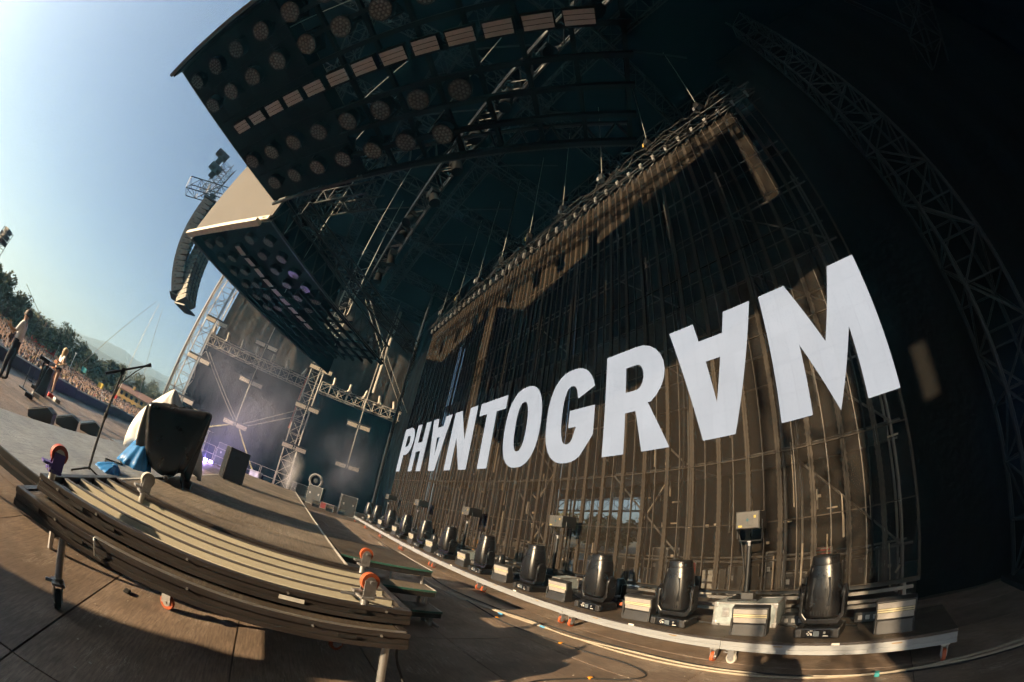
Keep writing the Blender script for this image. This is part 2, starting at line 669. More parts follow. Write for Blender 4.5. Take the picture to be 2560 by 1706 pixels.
mast_alu = mat('mast_aluminium', (0.36, 0.335, 0.30), 0.5, 0.1, 0.16, 5)
m1 = mast('tall aluminium roof mast standing against the sky', 28.4, 9.35, 19.5, 1.25, mast_alu, 16)
m2 = mast('aluminium roof mast rising behind the smoke in the far wing', 28.2, -0.25, 19.5, 1.0, mast_alu, 19)
m4 = mast('roof mast at the stage front left of the photographer', -3.45, 9.6, 19.5, 1.2, mast_alu, 16)
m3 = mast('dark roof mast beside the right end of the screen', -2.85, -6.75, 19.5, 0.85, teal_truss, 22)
for yy in (0.35, -0.85):
    pass
b_ = MB()
b_.tube((28.2, 0.35, 4.4), (28.2, 0.35, 8.6), 0.05, 8)
b_.build('red_pipe', mat('red_oxide', (0.34, 0.09, 0.05), 0.6), m2).location = Vector((0, 0, 0)) - Vector((28.2, -0.25, 0.02))
bp = MB()
bp.tube((-0.95, 0.62, 0), (-0.95, 0.62, 19.0), 0.09, 8)
bp.tube((-0.75, 0.55, 0), (-0.75, 0.55, 19.0), 0.03, 6)
bp.build('guy_pole', black_metal, m1)
truss('wing_truss', 'long aluminium truss spanning between the two far masts', (28, 8.75, 7.95), (28, 0.35, 7.95), 0.7, mast_alu, r=0.035, bays=12)
truss('wing_truss', 'aluminium truss running from the middle mast to the screen', (28, -0.9, 8.15), (28, -9.6, 8.15), 0.75, mast_alu, r=0.04, bays=12)
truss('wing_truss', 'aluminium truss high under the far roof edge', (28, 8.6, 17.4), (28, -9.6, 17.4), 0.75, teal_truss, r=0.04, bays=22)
# guy cables in the wing
gm = mat('steel_cable', (0.34, 0.33, 0.31), 0.5, 0.5)


def cable(name, label, pts, r, m, cat='cable', group=None, parent=None, n=6):
    o = MB().path(pts, r, n).build(name, m, parent, True)
    return tag(o, label, cat, group) if parent is None else o


cable('guy_cable', 'pair of bright bracing cables dropping left from the far truss', [(27.2, 8.2, 6.9), (27.2, 4.0, 3.0)], 0.03, gm, group='bracing cables in the far wing')
cable('guy_cable', 'bracing cable beside the first one, falling to the crossing', [(27.2, 7.9, 6.9), (27.2, 3.75, 3.05)], 0.03, gm, group='bracing cables in the far wing')
cable('guy_cable', 'bracing cable rising right from the crossing to the mast', [(27.2, 3.9, 3.05), (27.2, -0.1, 5.9)], 0.035, gm, group='bracing cables in the far wing')
cable('guy_cable', 'lower bracing cable rising right from the crossing', [(27.2, 3.8, 2.9), (27.2, -0.1, 5.4)], 0.03, gm, group='bracing cables in the far wing')
rm = mat('ratchet_strap', (0.50, 0.46, 0.12), 0.7, 0, 0.5, 4)
cable('ratchet_strap', 'yellowish strap falling left from the crossing behind the cover', [(27.1, 4.2, 3.0), (27.1, 6.6, 1.7)], 0.05, rm, 'strap', 'straps in the far wing')
cable('ratchet_strap', 'yellowish strap falling right from the crossing to the floor', [(27.1, 3.7, 2.9), (27.1, 1.7, 0.3)], 0.05, rm, 'strap', 'straps in the far wing')
cable('guy_cable', 'thin cable slanting beside the screen edge over the far truss', [(22, -1.2, 13.5), (22, -6.0, 7.2)], 0.02, gm, group='bracing cables by the screen')
cable('guy_cable', 'second thin cable slanting beside the screen edge', [(22, -1.6, 13.5), (22, -6.4, 7.2)], 0.02, gm, group='bracing cables by the screen')
# hanging pipes
for k, (y, z0, z1, x) in enumerate(((-5.0, 9.3, 17.0, 28.0), (-6.3, 1.0, 17.0, 24.0), (-5.35, 0.4, 16.0, 20.6))):
    lab = ('sunlit steel pipe hanging in the far wing', 'dark hanging pipe left of the screen', 'bundle pipe hanging down at the screen edge')[k]
    tag(MB().tube((x, y, z0), (x, y, z1), (0.13, 0.10, 0.07)[k], 8).build('hanging_pipe', (mast_alu, black_metal, black_metal)[k], None, True), lab, 'pipe')

# ---------------------------------------------------------------- drapes


def drape(name, label, a, b, z0, z1, m, folds=0.25, amp=0.12, cat='drape', group=None):
    """Hanging cloth from a to b with uneven folds, thick enough to be solid."""
    a, b = Vector((*a, 0)), Vector((*b, 0))
    L = (b - a).length
    n = max(4, int(L / folds) * 2)
    d = (b - a).normalized()
    nn = Vector((-d.y, d.x, 0))
    B = MB()
    rows = 5
    V = []
    ph = random.uniform(0, 9)
    for side in (0, 0.03):
        for r_ in range(rows + 1):
            z = z0 + (z1 - z0) * r_ / rows
            for i in range(n + 1):
                o_ = amp * math.sin(i * 1.57 + ph + 0.2 * r_) * (1.1 - 0.5 * r_ / rows) + amp * 0.7 * math.sin(i * 0.37 + ph) + side
                V.append(a + d * (L * i / n) + nn * o_ + Vector((0, 0, z)))
    F = []
    w = n + 1
    for s in (0, 1):
        o0 = s * w * (rows + 1)
        for r_ in range(rows):
            for i in range(n):
                p = o0 + r_ * w + i
                F.append((p, p + 1, p + w + 1, p + w))
    B.add(V, F)
    o = B.build(name, m, None, True)
    return tag(o, label, cat, group)


drape('stage_drape', 'black drape closing the far wing below the truss', (28.9, -10.5), (28.9, 8.9), 0.0, 8.75, black_cloth, 0.5, 0.03)
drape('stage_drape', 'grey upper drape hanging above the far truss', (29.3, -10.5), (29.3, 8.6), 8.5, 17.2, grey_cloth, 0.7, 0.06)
drape('stage_drape', 'dark drape behind the left end of the screen', (18.9, -7.6), (29, -7.6), 0.0, 17.5, black_cloth, 0.4, 0.04)
drape('stage_drape', 'black side drape in the dark right wing', (-9.5, 8.0), (-9.5, -13.5), 0.0, 19.4, black_cloth, 0.5, 0.15)
drape('stage_drape', 'black backdrop right of the screen catching a patch of sun', (-9.4, -7.6), (-0.72, -7.6), 0.0, 19.4, mat('black_backdrop', (0.0028, 0.0028, 0.003), 0.8, 0, 0.6, 2, bump=0.9, bscale=5, spec=0.15), 0.6, 0.05)
# unseen wing drapes, added to shade the right end and leave a sun gap
drape('shade_drape', 'unseen black drape added for shade beside the photographer, inner panel', (-5.82, 8.5), (-3.95, 8.5), 0.0, 19.4, black_cloth, 0.4, 0.05)
drape('shade_drape', 'unseen black drape added for shade beside the photographer, outer panel', (-11.5, 8.5), (-6.12, 8.5), 0.0, 19.4, black_cloth, 0.4, 0.05)
drape('shade_drape', 'unseen black drape added for shade beside the photographer, lower middle panel', (-6.24, 8.56), (-5.6, 8.56), 0.0, 8.35, black_cloth, 0.4, 0.02)
drape('shade_drape', 'unseen black drape added for shade beside the photographer, upper middle panel', (-6.24, 8.56), (-5.6, 8.56), 9.4, 19.4, black_cloth, 0.4, 0.02)
# backstage drape with an opening
drape('rear_cloth', 'dark back wall cloth behind the screen, right of the opening', (-9.4, -14.2), (9.9, -14.2), 0.0, 19.4, black_cloth, 0.6, 0.08)
drape('rear_cloth', 'dark back wall cloth behind the screen, left of the opening', (15.7, -14.2), (33.5, -14.2), 0.0, 19.4, black_cloth, 0.6, 0.08)
drape('rear_cloth', 'dark back wall cloth above the opening behind the screen', (9.8, -14.25), (15.8, -14.25), 3.45, 19.4, black_cloth, 0.6, 0.05)
truss('door_truss', 'truss across the bright opening behind the screen', (9.6, -14.0, 3.05), (16.0, -14.0, 3.05), 0.6, black_metal, bays=8)

# ---------------------------------------------------------------- scaffold behind the screen
scaf = mat('scaffold_tube', (0.20, 0.19, 0.18), 0.42, 0.6, 0.2, 4)
sf = thing('scaffold', 'steel scaffold standing behind the see-through screen', 'scaffold', (0, 0, 0))
for y in (-7.0, -8.6):
    for i in range(10):
        x = -0.4 + i * 2.07
        MB().tube((x, y, 0), (x, y, 11.2), 0.03, 6).build('upright', scaf, sf, True)
    for z in (1.0, 3.0, 5.0, 7.0, 9.0, 11.0):
        MB().tube((-0.6, y - 0.05, z), (18.4, y - 0.05, z), 0.025, 6).build('ledger', scaf, sf, True)
for i in range(0, 9, 2):
    for z in (1.0, 3.0, 5.0, 7.0):
        MB().tube((-0.4 + i * 2.07, -6.95, z), (-0.4 + (i + 1) * 2.07, -6.95, z + 2), 0.022, 6).build('brace', scaf, sf, True)
for z in (2.95, 6.95):
    for i in range(9):
        MB().bb(-0.4 + i * 2.07 + 0.05, -0.4 + (i + 1) * 2.07 - 0.02, -8.5, -7.1, z + 0.03, z + 0.09).build('walkway_board', alu_dull, sf)

random.seed(61)
br2 = MB()
for i in range(150):
    x, z = random.uniform(-0.4, 18.2), 0.7 + 3.8 * random.random() ** 1.3
    w_, h_ = random.choice([(0.03, 0.35), (0.03, 0.12), (0.2, 0.025), (0.022, 0.7), (0.06, 0.05), (0.018, 1.1)])
    br2.box((x, random.uniform(-7.4, -5.95), z), (w_, 0.04, h_), Matrix.Rotation(random.choice([0, 0, 0, 0, 0.05, -0.6]), 3, 'Y'))
tag(br2.build('glint_clutter', mat('pale_glint', (0.62, 0.52, 0.40), 0.4, 0.3), sf), kind='stuff')  # pale bits added behind the screen to give golden glints
for i in range(19):
    x = 0.2 + i * 0.98 + random.uniform(-.2, .2)
    MB().path([(x, -5.8, 11.2), (x + random.uniform(-.1, .1), -5.82, 8), (x + random.uniform(-.12, .12), -5.8, 4), (x, -5.8, 0.7)], 0.02, 5).build('cable_drop', rubber, sf, True)

# ---------------------------------------------------------------- LED screen
WX0, WX1, WY = -0.585, 18.465, -5.6
zb = [0.64, 1.64, 2.64, 4.64, 6.64, 8.64, 10.64, 11.32]
PW = (WX1 - WX0) / 38
led_bar = mat('led_frame', (0.033, 0.0265, 0.0205), 0.6, 0.0, 0.3, 8, stretch=(1, 1, 3), rand=0.12, spec=0.2)
led_thin = mat('led_spine', (0.06, 0.052, 0.044), 0.45, 0.2, 0.3, 8)
led_mesh = through('led_louvre', (0.0185, 0.0145, 0.011), 0.52)
scr = thing('video_screen', 'huge see-through LED video wall showing white capital letters', 'screen', (WX0, WY, zb[0]))
pms = {}
for k in range(7):
    h = zb[k + 1] - zb[k]
    m_ = MB()
    m_.cur = 0
    m_.bb(0.002, 0.034, -0.05, 0.012, 0.003, h - 0.003)
    m_.bb(PW - 0.034, PW - 0.002, -0.05, 0.012, 0.003, h - 0.003)
    m_.bb(0.036, PW - 0.036, -0.03, 0.004, 0.003, 0.018)
    # ragged hooks along the outer bars
    q = 0.06
    while q < h - 0.05:
        m_.bb(0.034, 0.044, -0.02, 0.010, q, q + 0.05)
        m_.bb(PW - 0.044, PW - 0.034, -0.02, 0.010, q, q + 0.05)
        q += 0.1
    m_.cur = 1
    m_.bb(PW / 2 - 0.007, PW / 2 + 0.007, -0.03, 0.014, 0.003, h - 0.003)
    m_.cur = 2
    m_.add([(0.03, 0, 0.01), (PW - 0.03, 0, 0.01), (PW - 0.03, 0, h - 0.004), (0.03, 0, h - 0.004)], [(0, 1, 2, 3)])
    pms[k] = m_.mesh('led_panel', [led_bar, led_thin, led_mesh])
for i in range(38):
    for k in range(7):
        inst('led_panel', pms[k], scr, (i * PW, random.uniform(-0.003, 0.003), zb[k] - zb[0]))
MB().bb(0, WX1 - WX0, -0.09, -0.055, -0.05, 0.0).build('bottom_rail', black_metal, scr)

# letters: lit diodes, outlines in metres on the screen (x runs to the left of the picture)
ZB, ZT = 3.07, 5.375
def sup(cx, cz, rx, rz, a0, a1, n, p=2.4):
    out = []
    for i in range(n + 1):
        t = R(a0 + (a1 - a0) * i / n)
        c, s = math.cos(t), math.sin(t)
        out.append((cx - rx * math.copysign(abs(c) ** (2 / p), c), cz + rz * math.copysign(abs(s) ** (2 / p), s)))
    return out


def vee(xl, xr, bar=0.42, st=0.56):
    """Upside-down A: point of the letter is a flat foot below."""
    w = xl - xr
    xm = (xl + xr) / 2
    f = st / 2
    outer = [(xl, ZT), (xl - st, ZT), (xl - st - 0.085, ZT - bar), (xr + st + 0.085, ZT - bar), (xr + st, ZT), (xr, ZT), (xm - f - 0.02, ZB), (xm + f + 0.02, ZB)]
    hole = [(xm + 0.15, ZT - bar - 0.45), (xm - 0.15, ZT - bar - 0.45), (xm, 3.68)]
    return [outer, hole]


mid = (ZB + ZT) / 2
LET = []
def pee(xl, xr, st, leg=None):
    zc = 4.66
    rz = ZT - zc
    xm = xl - 0.55 * (xl - xr)
    outer = [(xl, ZB), (xl, ZT), (xm, ZT)] + [(xm + (xr - xm) * math.sin(R(a)), zc + rz * math.cos(R(a))) for a in range(15, 180, 15)] + [(xm, zc - rz)]
    if leg:
        outer[-2:] = [(xm - (xl - xr) * 0.18, zc - rz + 0.10)]
        outer += [(leg[0], ZB), (leg[1], ZB), (xm + 0.02, zc - rz - 0.02), (xl - st, zc - rz - 0.02), (xl - st, ZB)]
    else:
        outer += [(xl - st, zc - rz), (xl - st, ZB)]
    ri = rz - 0.43
    xo = xr + st * 0.92
    hole = [(xl - st, zc + ri), (xm, zc + ri)] + [(xm + (xo - xm) * math.sin(R(a)), zc + ri * math.cos(R(a))) for a in range(20, 170, 20)] + [(xm, zc - ri), (xl - st, zc - ri)]
    return [outer, hole]


def slab(x0, x1):
    return [(x0, ZB), (x0, ZT), (x1, ZT), (x1, ZB)]


LET.append(('P', pee(18.465, 16.82, 0.58)))
LET.append(('H', [[(16.62, ZB), (16.62, ZT), (16.10, ZT), (16.10, 4.45), (15.55, 4.45), (15.55, ZT), (15.0, ZT), (15.0, ZB), (15.55, ZB), (15.55, 4.02), (16.10, 4.02), (16.10, ZB)]]))
LET.append(('A', vee(14.72, 12.86)))
LET.append(('N', [[(12.58, ZB), (12.58, ZT), (12.02, ZT), (11.37, 4.15), (11.37, ZT), (10.84, ZT), (10.84, ZB), (11.38, ZB), (12.05, 4.32), (12.05, ZB)]]))
LET.append(('T', [[(10.60, ZT), (9.0, ZT), (9.0, 4.93), (9.52, 4.93), (9.52, ZB), (10.09, ZB), (10.09, 4.93), (10.60, 4.93)]]))
LET.append(('O', [sup(8.03, mid, 0.83, 1.19, 0, 350, 35), sup(8.07, mid, 0.27, 0.73, 0, 350, 35)]))
g_out = sup(6.12, mid, 0.83, 1.19, 24, 335, 32)
g_in = sup(6.12, mid, 0.27, 0.74, 330, 34, 28)
G = g_out[:]
G = sup(6.12, mid, 0.83, 1.19, 24, 300, 30)
G = G + [(5.31, 3.62), (5.31, 4.31), (6.12, 4.31), (6.12, 3.88), (5.86, 3.88)] + sup(6.12, mid, 0.27, 0.74, 305, 50, 24) + [(5.87, 4.58)]
LET.append(('G', [G]))
LET.append(('R', pee(5.0, 3.46, 0.56, leg=(3.38, 4.0))))
LET.append(('A', vee(3.30, 1.50)))
LET.append(('M', [[(1.31, ZB), (1.31, ZT), (0.79, ZT), (0.36, 4.12), (-0.08, ZT), (-0.585, ZT), (-0.585, ZB), (-0.08, ZB), (-0.08, 4.22), (0.36, 3.02), (0.80, 4.22), (0.80, ZB)]]))

lit = bpy.data.materials.new('lit_diodes')
lit.use_nodes = True
n_, l_ = lit.node_tree.nodes, lit.node_tree.links
pb = n_['Principled BSDF']
pb.inputs['Base Color'].default_value = (0.008, 0.008, 0.008, 1)
pb.inputs['Roughness'].default_value = 0.9
pb.inputs['Specular IOR Level'].default_value = 0.0
pb.inputs['Emission Color'].default_value = (0.86, 0.88, 0.92, 1)
geo = n_.new('ShaderNodeNewGeometry')
no = n_.new('ShaderNodeTexNoise')
no.inputs['Scale'].default_value = 0.7
no.inputs['Detail'].default_value = 4
l_.new(geo.outputs['Position'], no.inputs['Vector'])
br = n_.new('ShaderNodeTexBrick')
br.offset = 0.0
br.inputs['Scale'].default_value = 1.0
br.inputs['Brick Width'].default_value = PW / 2
br.inputs['Row Height'].default_value = 0.5
br.inputs['Mortar Size'].default_value = 0.005
br.inputs['Color1'].default_value = (0.97, 0.97, 0.97, 1)
br.inputs['Color2'].default_value = (1.02, 1.02, 1.02, 1)
br.inputs['Mortar'].default_value = (0.90, 0.90, 0.90, 1)
sw = n_.new('ShaderNodeCombineXYZ')
sp = n_.new('ShaderNodeSeparateXYZ')
l_.new(geo.outputs['Position'], sp.inputs[0])
l_.new(sp.outputs['X'], sw.inputs['X'])
l_.new(sp.outputs['Z'], sw.inputs['Y'])
l_.new(sw.outputs[0], br.inputs['Vector'])
mrn = n_.new('ShaderNodeMapRange')
mrn.inputs['To Min'].default_value = 0.175
mrn.inputs['To Max'].default_value = 0.23
l_.new(no.outputs['Fac'], mrn.inputs['Value'])
mu = n_.new('ShaderNodeMath')
mu.operation = 'MULTIPLY'
l_.new(mrn.outputs[0], mu.inputs[0])
l_.new(br.outputs['Color'], mu.inputs[1])
l_.new(mu.outputs[0], pb.inputs['Emission Strength'])
MATS['lit_diodes'] = lit
for ch, loops in LET:
    cu = bpy.data.curves.new('letter', 'CURVE')
    cu.dimensions = '2D'
    cu.fill_mode = 'BOTH'
    cu.extrude = 0.004
    for lp in loops:
        s_ = cu.splines.new('POLY')
        s_.points.add(len(lp) - 1)
        for p_, (x, z) in zip(s_.points, lp):
            p_.co = (x - WX0, z - zb[0], 0, 1)
        s_.use_cyclic_u = True
    co_ = bpy.data.objects.new('tmp', cu)
    co_.rotation_euler = (R(90), 0, 0)
    COL.objects.link(co_)
    bpy.context.view_layer.update()
    me = bpy.data.meshes.new_from_object(co_.evaluated_get(bpy.context.evaluated_depsgraph_get()))
    COL.objects.unlink(co_)
    bpy.data.objects.remove(co_)
    me.materials.clear()
    me.materials.append(lit)
    o = inst('letter', me, scr, (0, 0.022, 0), (R(90), 0, 0))
    o['label'] = 'glowing white upside-down letter A' if ch == 'A' else 'glowing white letter ' + ch

# truss and rigging over the screen
hd = thing('screen_header', 'cluttered black rigging truss along the top of the video wall', 'truss', (WX0 - 0.3, WY, 11.35))
for dy, dz, rr_ in ((0.12, 0.12, 0.03), (-0.25, 0.12, 0.03), (0.12, 0.62, 0.03), (-0.25, 0.62, 0.03)):
    MB().tube((0, dy, dz), (19.6, dy, dz), rr_, 6).build('chord', black_metal, hd, True)
lc = MB()
for i in range(40):
    x = i * 0.49
    lc.tube((x, 0.12, 0.12), (x + 0.49, 0.12, 0.62), 0.014, 5).tube((x, -0.25, 0.62), (x + 0.49, -0.25, 0.12), 0.014, 5)
lc.build('lacing', black_metal, hd)
cl = MB().bb(-0.03, 0.03, -0.05, 0.03, -0.10, 0.1).bb(-0.05, 0.05, -0.03, 0.03, 0.08, 0.16).mesh('clamp', zinc)
for i in range(39):
    inst('clamp', cl, hd, (0.3 + i * PW, 0.15, 0.03), (0, 0, 0))
cb = MB()
random.seed(5)
for i in range(70):
    x = random.uniform(0, 19.2)
    l2 = random.uniform(0.3, 1.4)
    z = random.uniform(0.05, 0.9)
    dz = random.uniform(-0.5, 0.2)
    cb.path([(x, 0.2 + random.uniform(-.1, .1), z), (x + l2 * 0.3, 0.25, z + dz), (x + l2 * 0.7, 0.22, z + dz * 0.8), (x + l2, 0.18, z + random.uniform(-.2, .3))], 0.014, 5)
for x, dz in ((8.6, 0.9), (10.6, 1.7), (10.9, 1.2)):
    cb.path([(x, 0.25, 0.3), (x + 0.1, 0.3, -dz * 0.7), (x + 0.25, 0.3, -dz), (x + 0.42, 0.3, -dz * 0.7), (x + 0.5, 0.25, 0.2)], 0.02, 6)
tag(cb.build('cable_tangle', rubber, hd, True), kind='stuff')
hoist_y = mat('hoist_yellow', (0.42, 0.30, 0.08), 0.5)
for k in range(9):
    x = 0.9 + k * 2.12
    t = thing('chain_hoist', 'chain hoist hanging above the video wall, %s from the right' % ('first' if k == 0 else ORD[k]), 'hoist', (x, WY + 0.1, 12.35), random.uniform(-.6, .6),
              'hoists above the video wall')
    MB().box((0, 0, 0.15), (0.18, 0.22, 0.34)).build('motor', black_metal, t, bevel=0.02)
    MB().box((0.14, 0, 0.15), (0.10, 0.16, 0.22)).build('gearbox', (hoist_y if k % 3 == 1 else zinc), t, bevel=0.02)
    MB().tube((0, 0, -0.4), (0, 0, 0), 0.015, 6).build('hook', zinc, t)
    MB().tube((0, 0, 0.3), (0, 0, 6.6), 0.011, 5).build('chain', gm, t)
    MB().box((-0.1, 0.02, -0.2), (0.16, 0.16, 0.3), None, (1.2, 1.2)).build('chain_bag', black_cloth, t)
# ---------------------------------------------------------------- casters


def caster_mesh(wheel, fork):
    f = MB()
    f.bb(-0.045, 0.045, -0.045, 0.045, 0.155, 0.17)
    f.bb(-0.030, -0.022, -0.03, 0.05, 0.05, 0.156).bb(0.022, 0.030, -0.03, 0.05, 0.05, 0.156)
    f.tube((-0.036, 0.012, 0.06), (0.036, 0.012, 0.06), 0.012, 8)
    f.bb(-0.025, 0.025, -0.09, -0.03, 0.12, 0.135)
    w = MB()
    w.tube((-0.019, 0.012, 0.06), (0.019, 0.012, 0.06), 0.06, 18)
    h = MB().tube((-0.021, 0.012, 0.06), (0.021, 0.012, 0.06), 0.035, 14)
    return f.mesh('caster', fork, True), w.mesh('wheel', wheel, True), h.mesh('hub', zinc, True)


CM = {'orange': caster_mesh(orange, zinc), 'black': caster_mesh(rubber, zinc), 'purple': caster_mesh(mat('dark_red_tyre', (0.35, 0.07, 0.05), 0.55), purple),
      'grey': caster_mesh(mat('grey_tyre', (0.42, 0.40, 0.36), 0.6), zinc)}


def caster(parent, loc, rz, kind='orange', flip=False, s=1.0):
    f, w, h = CM[kind]
    c = inst('caster', f, parent, loc, (math.pi if flip else 0, 0, rz), (s, s, s))
    inst('wheel', w, c)
    inst('hub', h, c)
    return c


# ---------------------------------------------------------------- rolling decks in front
def deck_frame(root, x0, x1, y0, y1, z0, z1, name='side_rail'):
    w = 0.05
    h = z1 - z0
    # each rail: a channel of two lips and a recessed web
    def rail(a, b, nrm):
        m_ = MB()
        a, b = Vector(a), Vector(b)
        n_ = Vector(nrm)
        for (zz, t, o_) in ((z0 + h * 0.14, h * 0.28, 0.0), (z1 - h * 0.16, h * 0.32, 0.0), (z0 + h * 0.47, h * 0.38, -0.010)):
            c0 = a + n_ * (o_ - w / 2) + Vector((0, 0, zz))
            c1 = b + n_ * (o_ - w / 2) + Vector((0, 0, zz))
            m_.bar(c0, c1, w, t)
        m_.build(name, deck_rail, root, bevel=0.004)
        g_ = MB()
        g_.bar(a + n_ * (-w / 2 + 0.002) + Vector((0, 0, z0 + h * 0.295)), b + n_ * (-w / 2 + 0.002) + Vector((0, 0, z0 + h * 0.295)), w - 0.012, 0.012)
        g_.build('groove', deck_groove, root)
    rail((x0, y0, 0), (x0, y1, 0), (-1, 0, 0))
    rail((x1, y0, 0), (x1, y1, 0), (1, 0, 0))
    rail((x0 + w, y0, 0), (x1 - w, y0, 0), (0, -1, 0))
    rail((x0 + w, y1, 0), (x1 - w, y1, 0), (0, 1, 0))


slotm = MB().bb(-0.004, 0.004, -0.055, 0.055, -0.011, 0.011).mesh('slot', deck_groove)
boltm = MB().tube((-0.008, 0, 0), (0.004, 0, 0), 0.008, 8).mesh('bolt', zinc)

lo = thing('stage_deck', 'lower rolling stage deck on pipe legs, carrying an upturned deck', 'stage deck', (0, 0, 0))
deck_frame(lo, 2.10, 3.32, -0.93, 1.53, 0.515, 0.628)
MB().bb(2.16, 3.26, -0.87, 1.47, 0.60, 0.622).build('deck_board', deck_dark, lo)
pip = MB().tube((0, 0, 0.15), (0, 0, 0.52), 0.026, 12).mesh('leg', zinc, True)
colm = MB().tube((0, 0, 0.15), (0, 0, 0.19), 0.034, 12).box((0.05, 0, 0.165), (0.07, 0.014, 0.02)).box((-0.03, 0.03, 0.17), (0.02, 0.05, 0.02)).mesh('collar', zinc)
for (x, y, k, rz) in ((2.27, 1.22, 'black', 2.2), (2.19, -0.82, 'orange', 0.5), (3.04, 0.66, 'orange', 2.8), (3.15, -0.75, 'orange', 0.3)):
    inst('leg', pip, lo, (x, y, 0))
    inst('collar', colm, lo, (x, y, 0), (0, 0, rz))
    caster(lo, (x, y, 0), rz, k)
for y, z in ((1.05, 0.56), (-0.55, 0.56), (1.38, 0.575)):
    inst('slot', slotm, lo, (2.096, y, z + 0.01))
for y in (1.2, 0.35, -0.35, -0.75):
    inst('bolt', boltm, lo, (2.098, y, 0.60))
MB().path([(2.10, 0.93, 0.630), (2.085, 0.92, 0.62), (2.08, 0.9, 0.545), (2.085, 0.86, 0.536)], 0.006, 6).build('wire_loop', alu, lo)
MB().bb(2.104, 2.118, -0.90, 0.93, 0.630, 0.640).build('edge_strip', alu, lo)

up = thing('stage_deck', 'upturned stage deck showing ribbed underside and casters in the air', 'stage deck', (0, 0, 0))
deck_frame(up, 2.23, 3.43, -0.97, 1.46, 0.642, 0.742)
MB().bb(2.285, 3.375, -0.915, 1.405, 0.648, 0.66).build('underside_board', rib_tan, up)
# four pressed ribs between shallow valleys
for k in range(4):
    x = 2.47 + k * 0.235
    prof = [(-0.020, 0.66), (-0.014, 0.732), (-0.008, 0.738), (0.024, 0.738), (0.030, 0.725), (0.034, 0.66)]
    m_ = MB()
    m_.prism(prof, lambda p, d: Vector((x + p[0], d, p[1])), -0.91, 1.40)
    m_.build('rib', rib_tan, up, bevel=0.003)
    MB().bb(x - 0.016, x + 0.026, -0.908, 1.398, 0.7385, 0.7415).build('rib_lip', mat('rib_grey', (0.13, 0.115, 0.10), 0.45, 0.3, 0.2, 4, stretch=(3, 0.4, 1)), up)
    MB().bb(x - 0.036, x - 0.021, -0.908, 1.398, 0.662, 0.672).build('rib_foot', deck_groove, up)
for k in range(5):
    x0 = 2.29 + (0 if k == 0 else 0.2 + (k - 1) * 0.235 + 0.02)
    x1 = 2.29 + 0.15 + k * 0.235 if k < 4 else 3.37
    prof = [(x0, 0.662), (x0 + 0.03, 0.676), (x0 * 0.5 + x1 * 0.5, 0.69), (x1 - 0.02, 0.705), (x1, 0.662)]
    MB().prism(prof, lambda p, d: Vector((p[0], d, p[1])), -0.905, 1.395).build('valley_sheet', rib_tan, up, True)
gus = MB().add([(0, 0, 0), (0.2, 0, 0), (0, 0, 0.075), (0, 0.012, 0), (0.2, 0.012, 0), (0, 0.012, 0.075)], [(0, 1, 2), (5, 4, 3), (0, 3, 4, 1), (1, 4, 5, 2), (2, 5, 3, 0)]).mesh('gusset', alu_dull)
for k in range(3):
    pass
for y, z in ((1.15, 0.70), (-0.62, 0.70), (0.92, 0.69)):
    inst('slot', slotm, up, (2.226, y, z))
for y in (1.3, 1.0, 0.4, -0.2, -0.8):
    inst('bolt', boltm, up, (2.228, y, 0.72))
MB().bb(2.224, 2.2285, -0.30, -0.15, 0.675, 0.7).build('label_plate', tape_white, up)
spig = MB().tube((0, 0, 0.70), (0, 0, 0.80), 0.024, 12).bb(-0.05, 0.05, -0.02, 0.02, 0.785, 0.80).mesh('spigot', zinc, True)
for (x, y, k, rz) in ((2.27, 1.39, 'purple', 0.9), (3.16, 1.05, 'grey', 0.7), (2.26, -0.66, 'orange', 0.2), (3.34, -0.90, 'orange', 0.1)):
    inst('spigot', spig, up, (x, y, 0))
    caster(up, (x, y, 0.955), rz, k, True)
MB().path([(2.30, -0.70, 0.74), (2.36, -0.62, 0.77), (2.42, -0.55, 0.75), (2.47, -0.66, 0.745), (2.5, -0.8, 0.745)], 0.012, 6).build('strap', rubber, up)

# ---------------------------------------------------------------- band riser and the grey riser
br_ = thing('band_riser', 'long low band riser with scuffed brown plywood top', 'riser', (3.5, -0.89, 0))
for i in range(11):
    x = 0.0 + i * 1.22
    o = MB().bb(0.002, 1.218, 0.03, 2.44, 0.60, 0.65).build('deck_board', riser_wood, br_)
    o.location = (x, 0, random.uniform(-0.002, 0.002))
MB().bb(0, 13.42, 0.0, 0.028, 0.615, 0.654).build('edge_strip', tape_white, br_)
MB().bb(0, 13.42, 2.442, 2.47, 0.615, 0.655).build('edge_strip', tape_white, br_)
MB().bb(0.0, 13.42, 0.004, 0.03, 0.50, 0.61).build('side_rail', black_metal, br_)
MB().bb(-0.03, -0.004, 0.0, 2.44, 0.50, 0.648).build('side_rail', black_metal, br_)
lg = MB().tube((0, 0, 0), (0, 0, 0.55), 0.024, 8).mesh('leg', zinc, True)
for i in range(12):
    for y in (0.12, 2.3):
        inst('leg', lg, br_, (min(0.1 + i * 1.2, 13.3), y, 0))

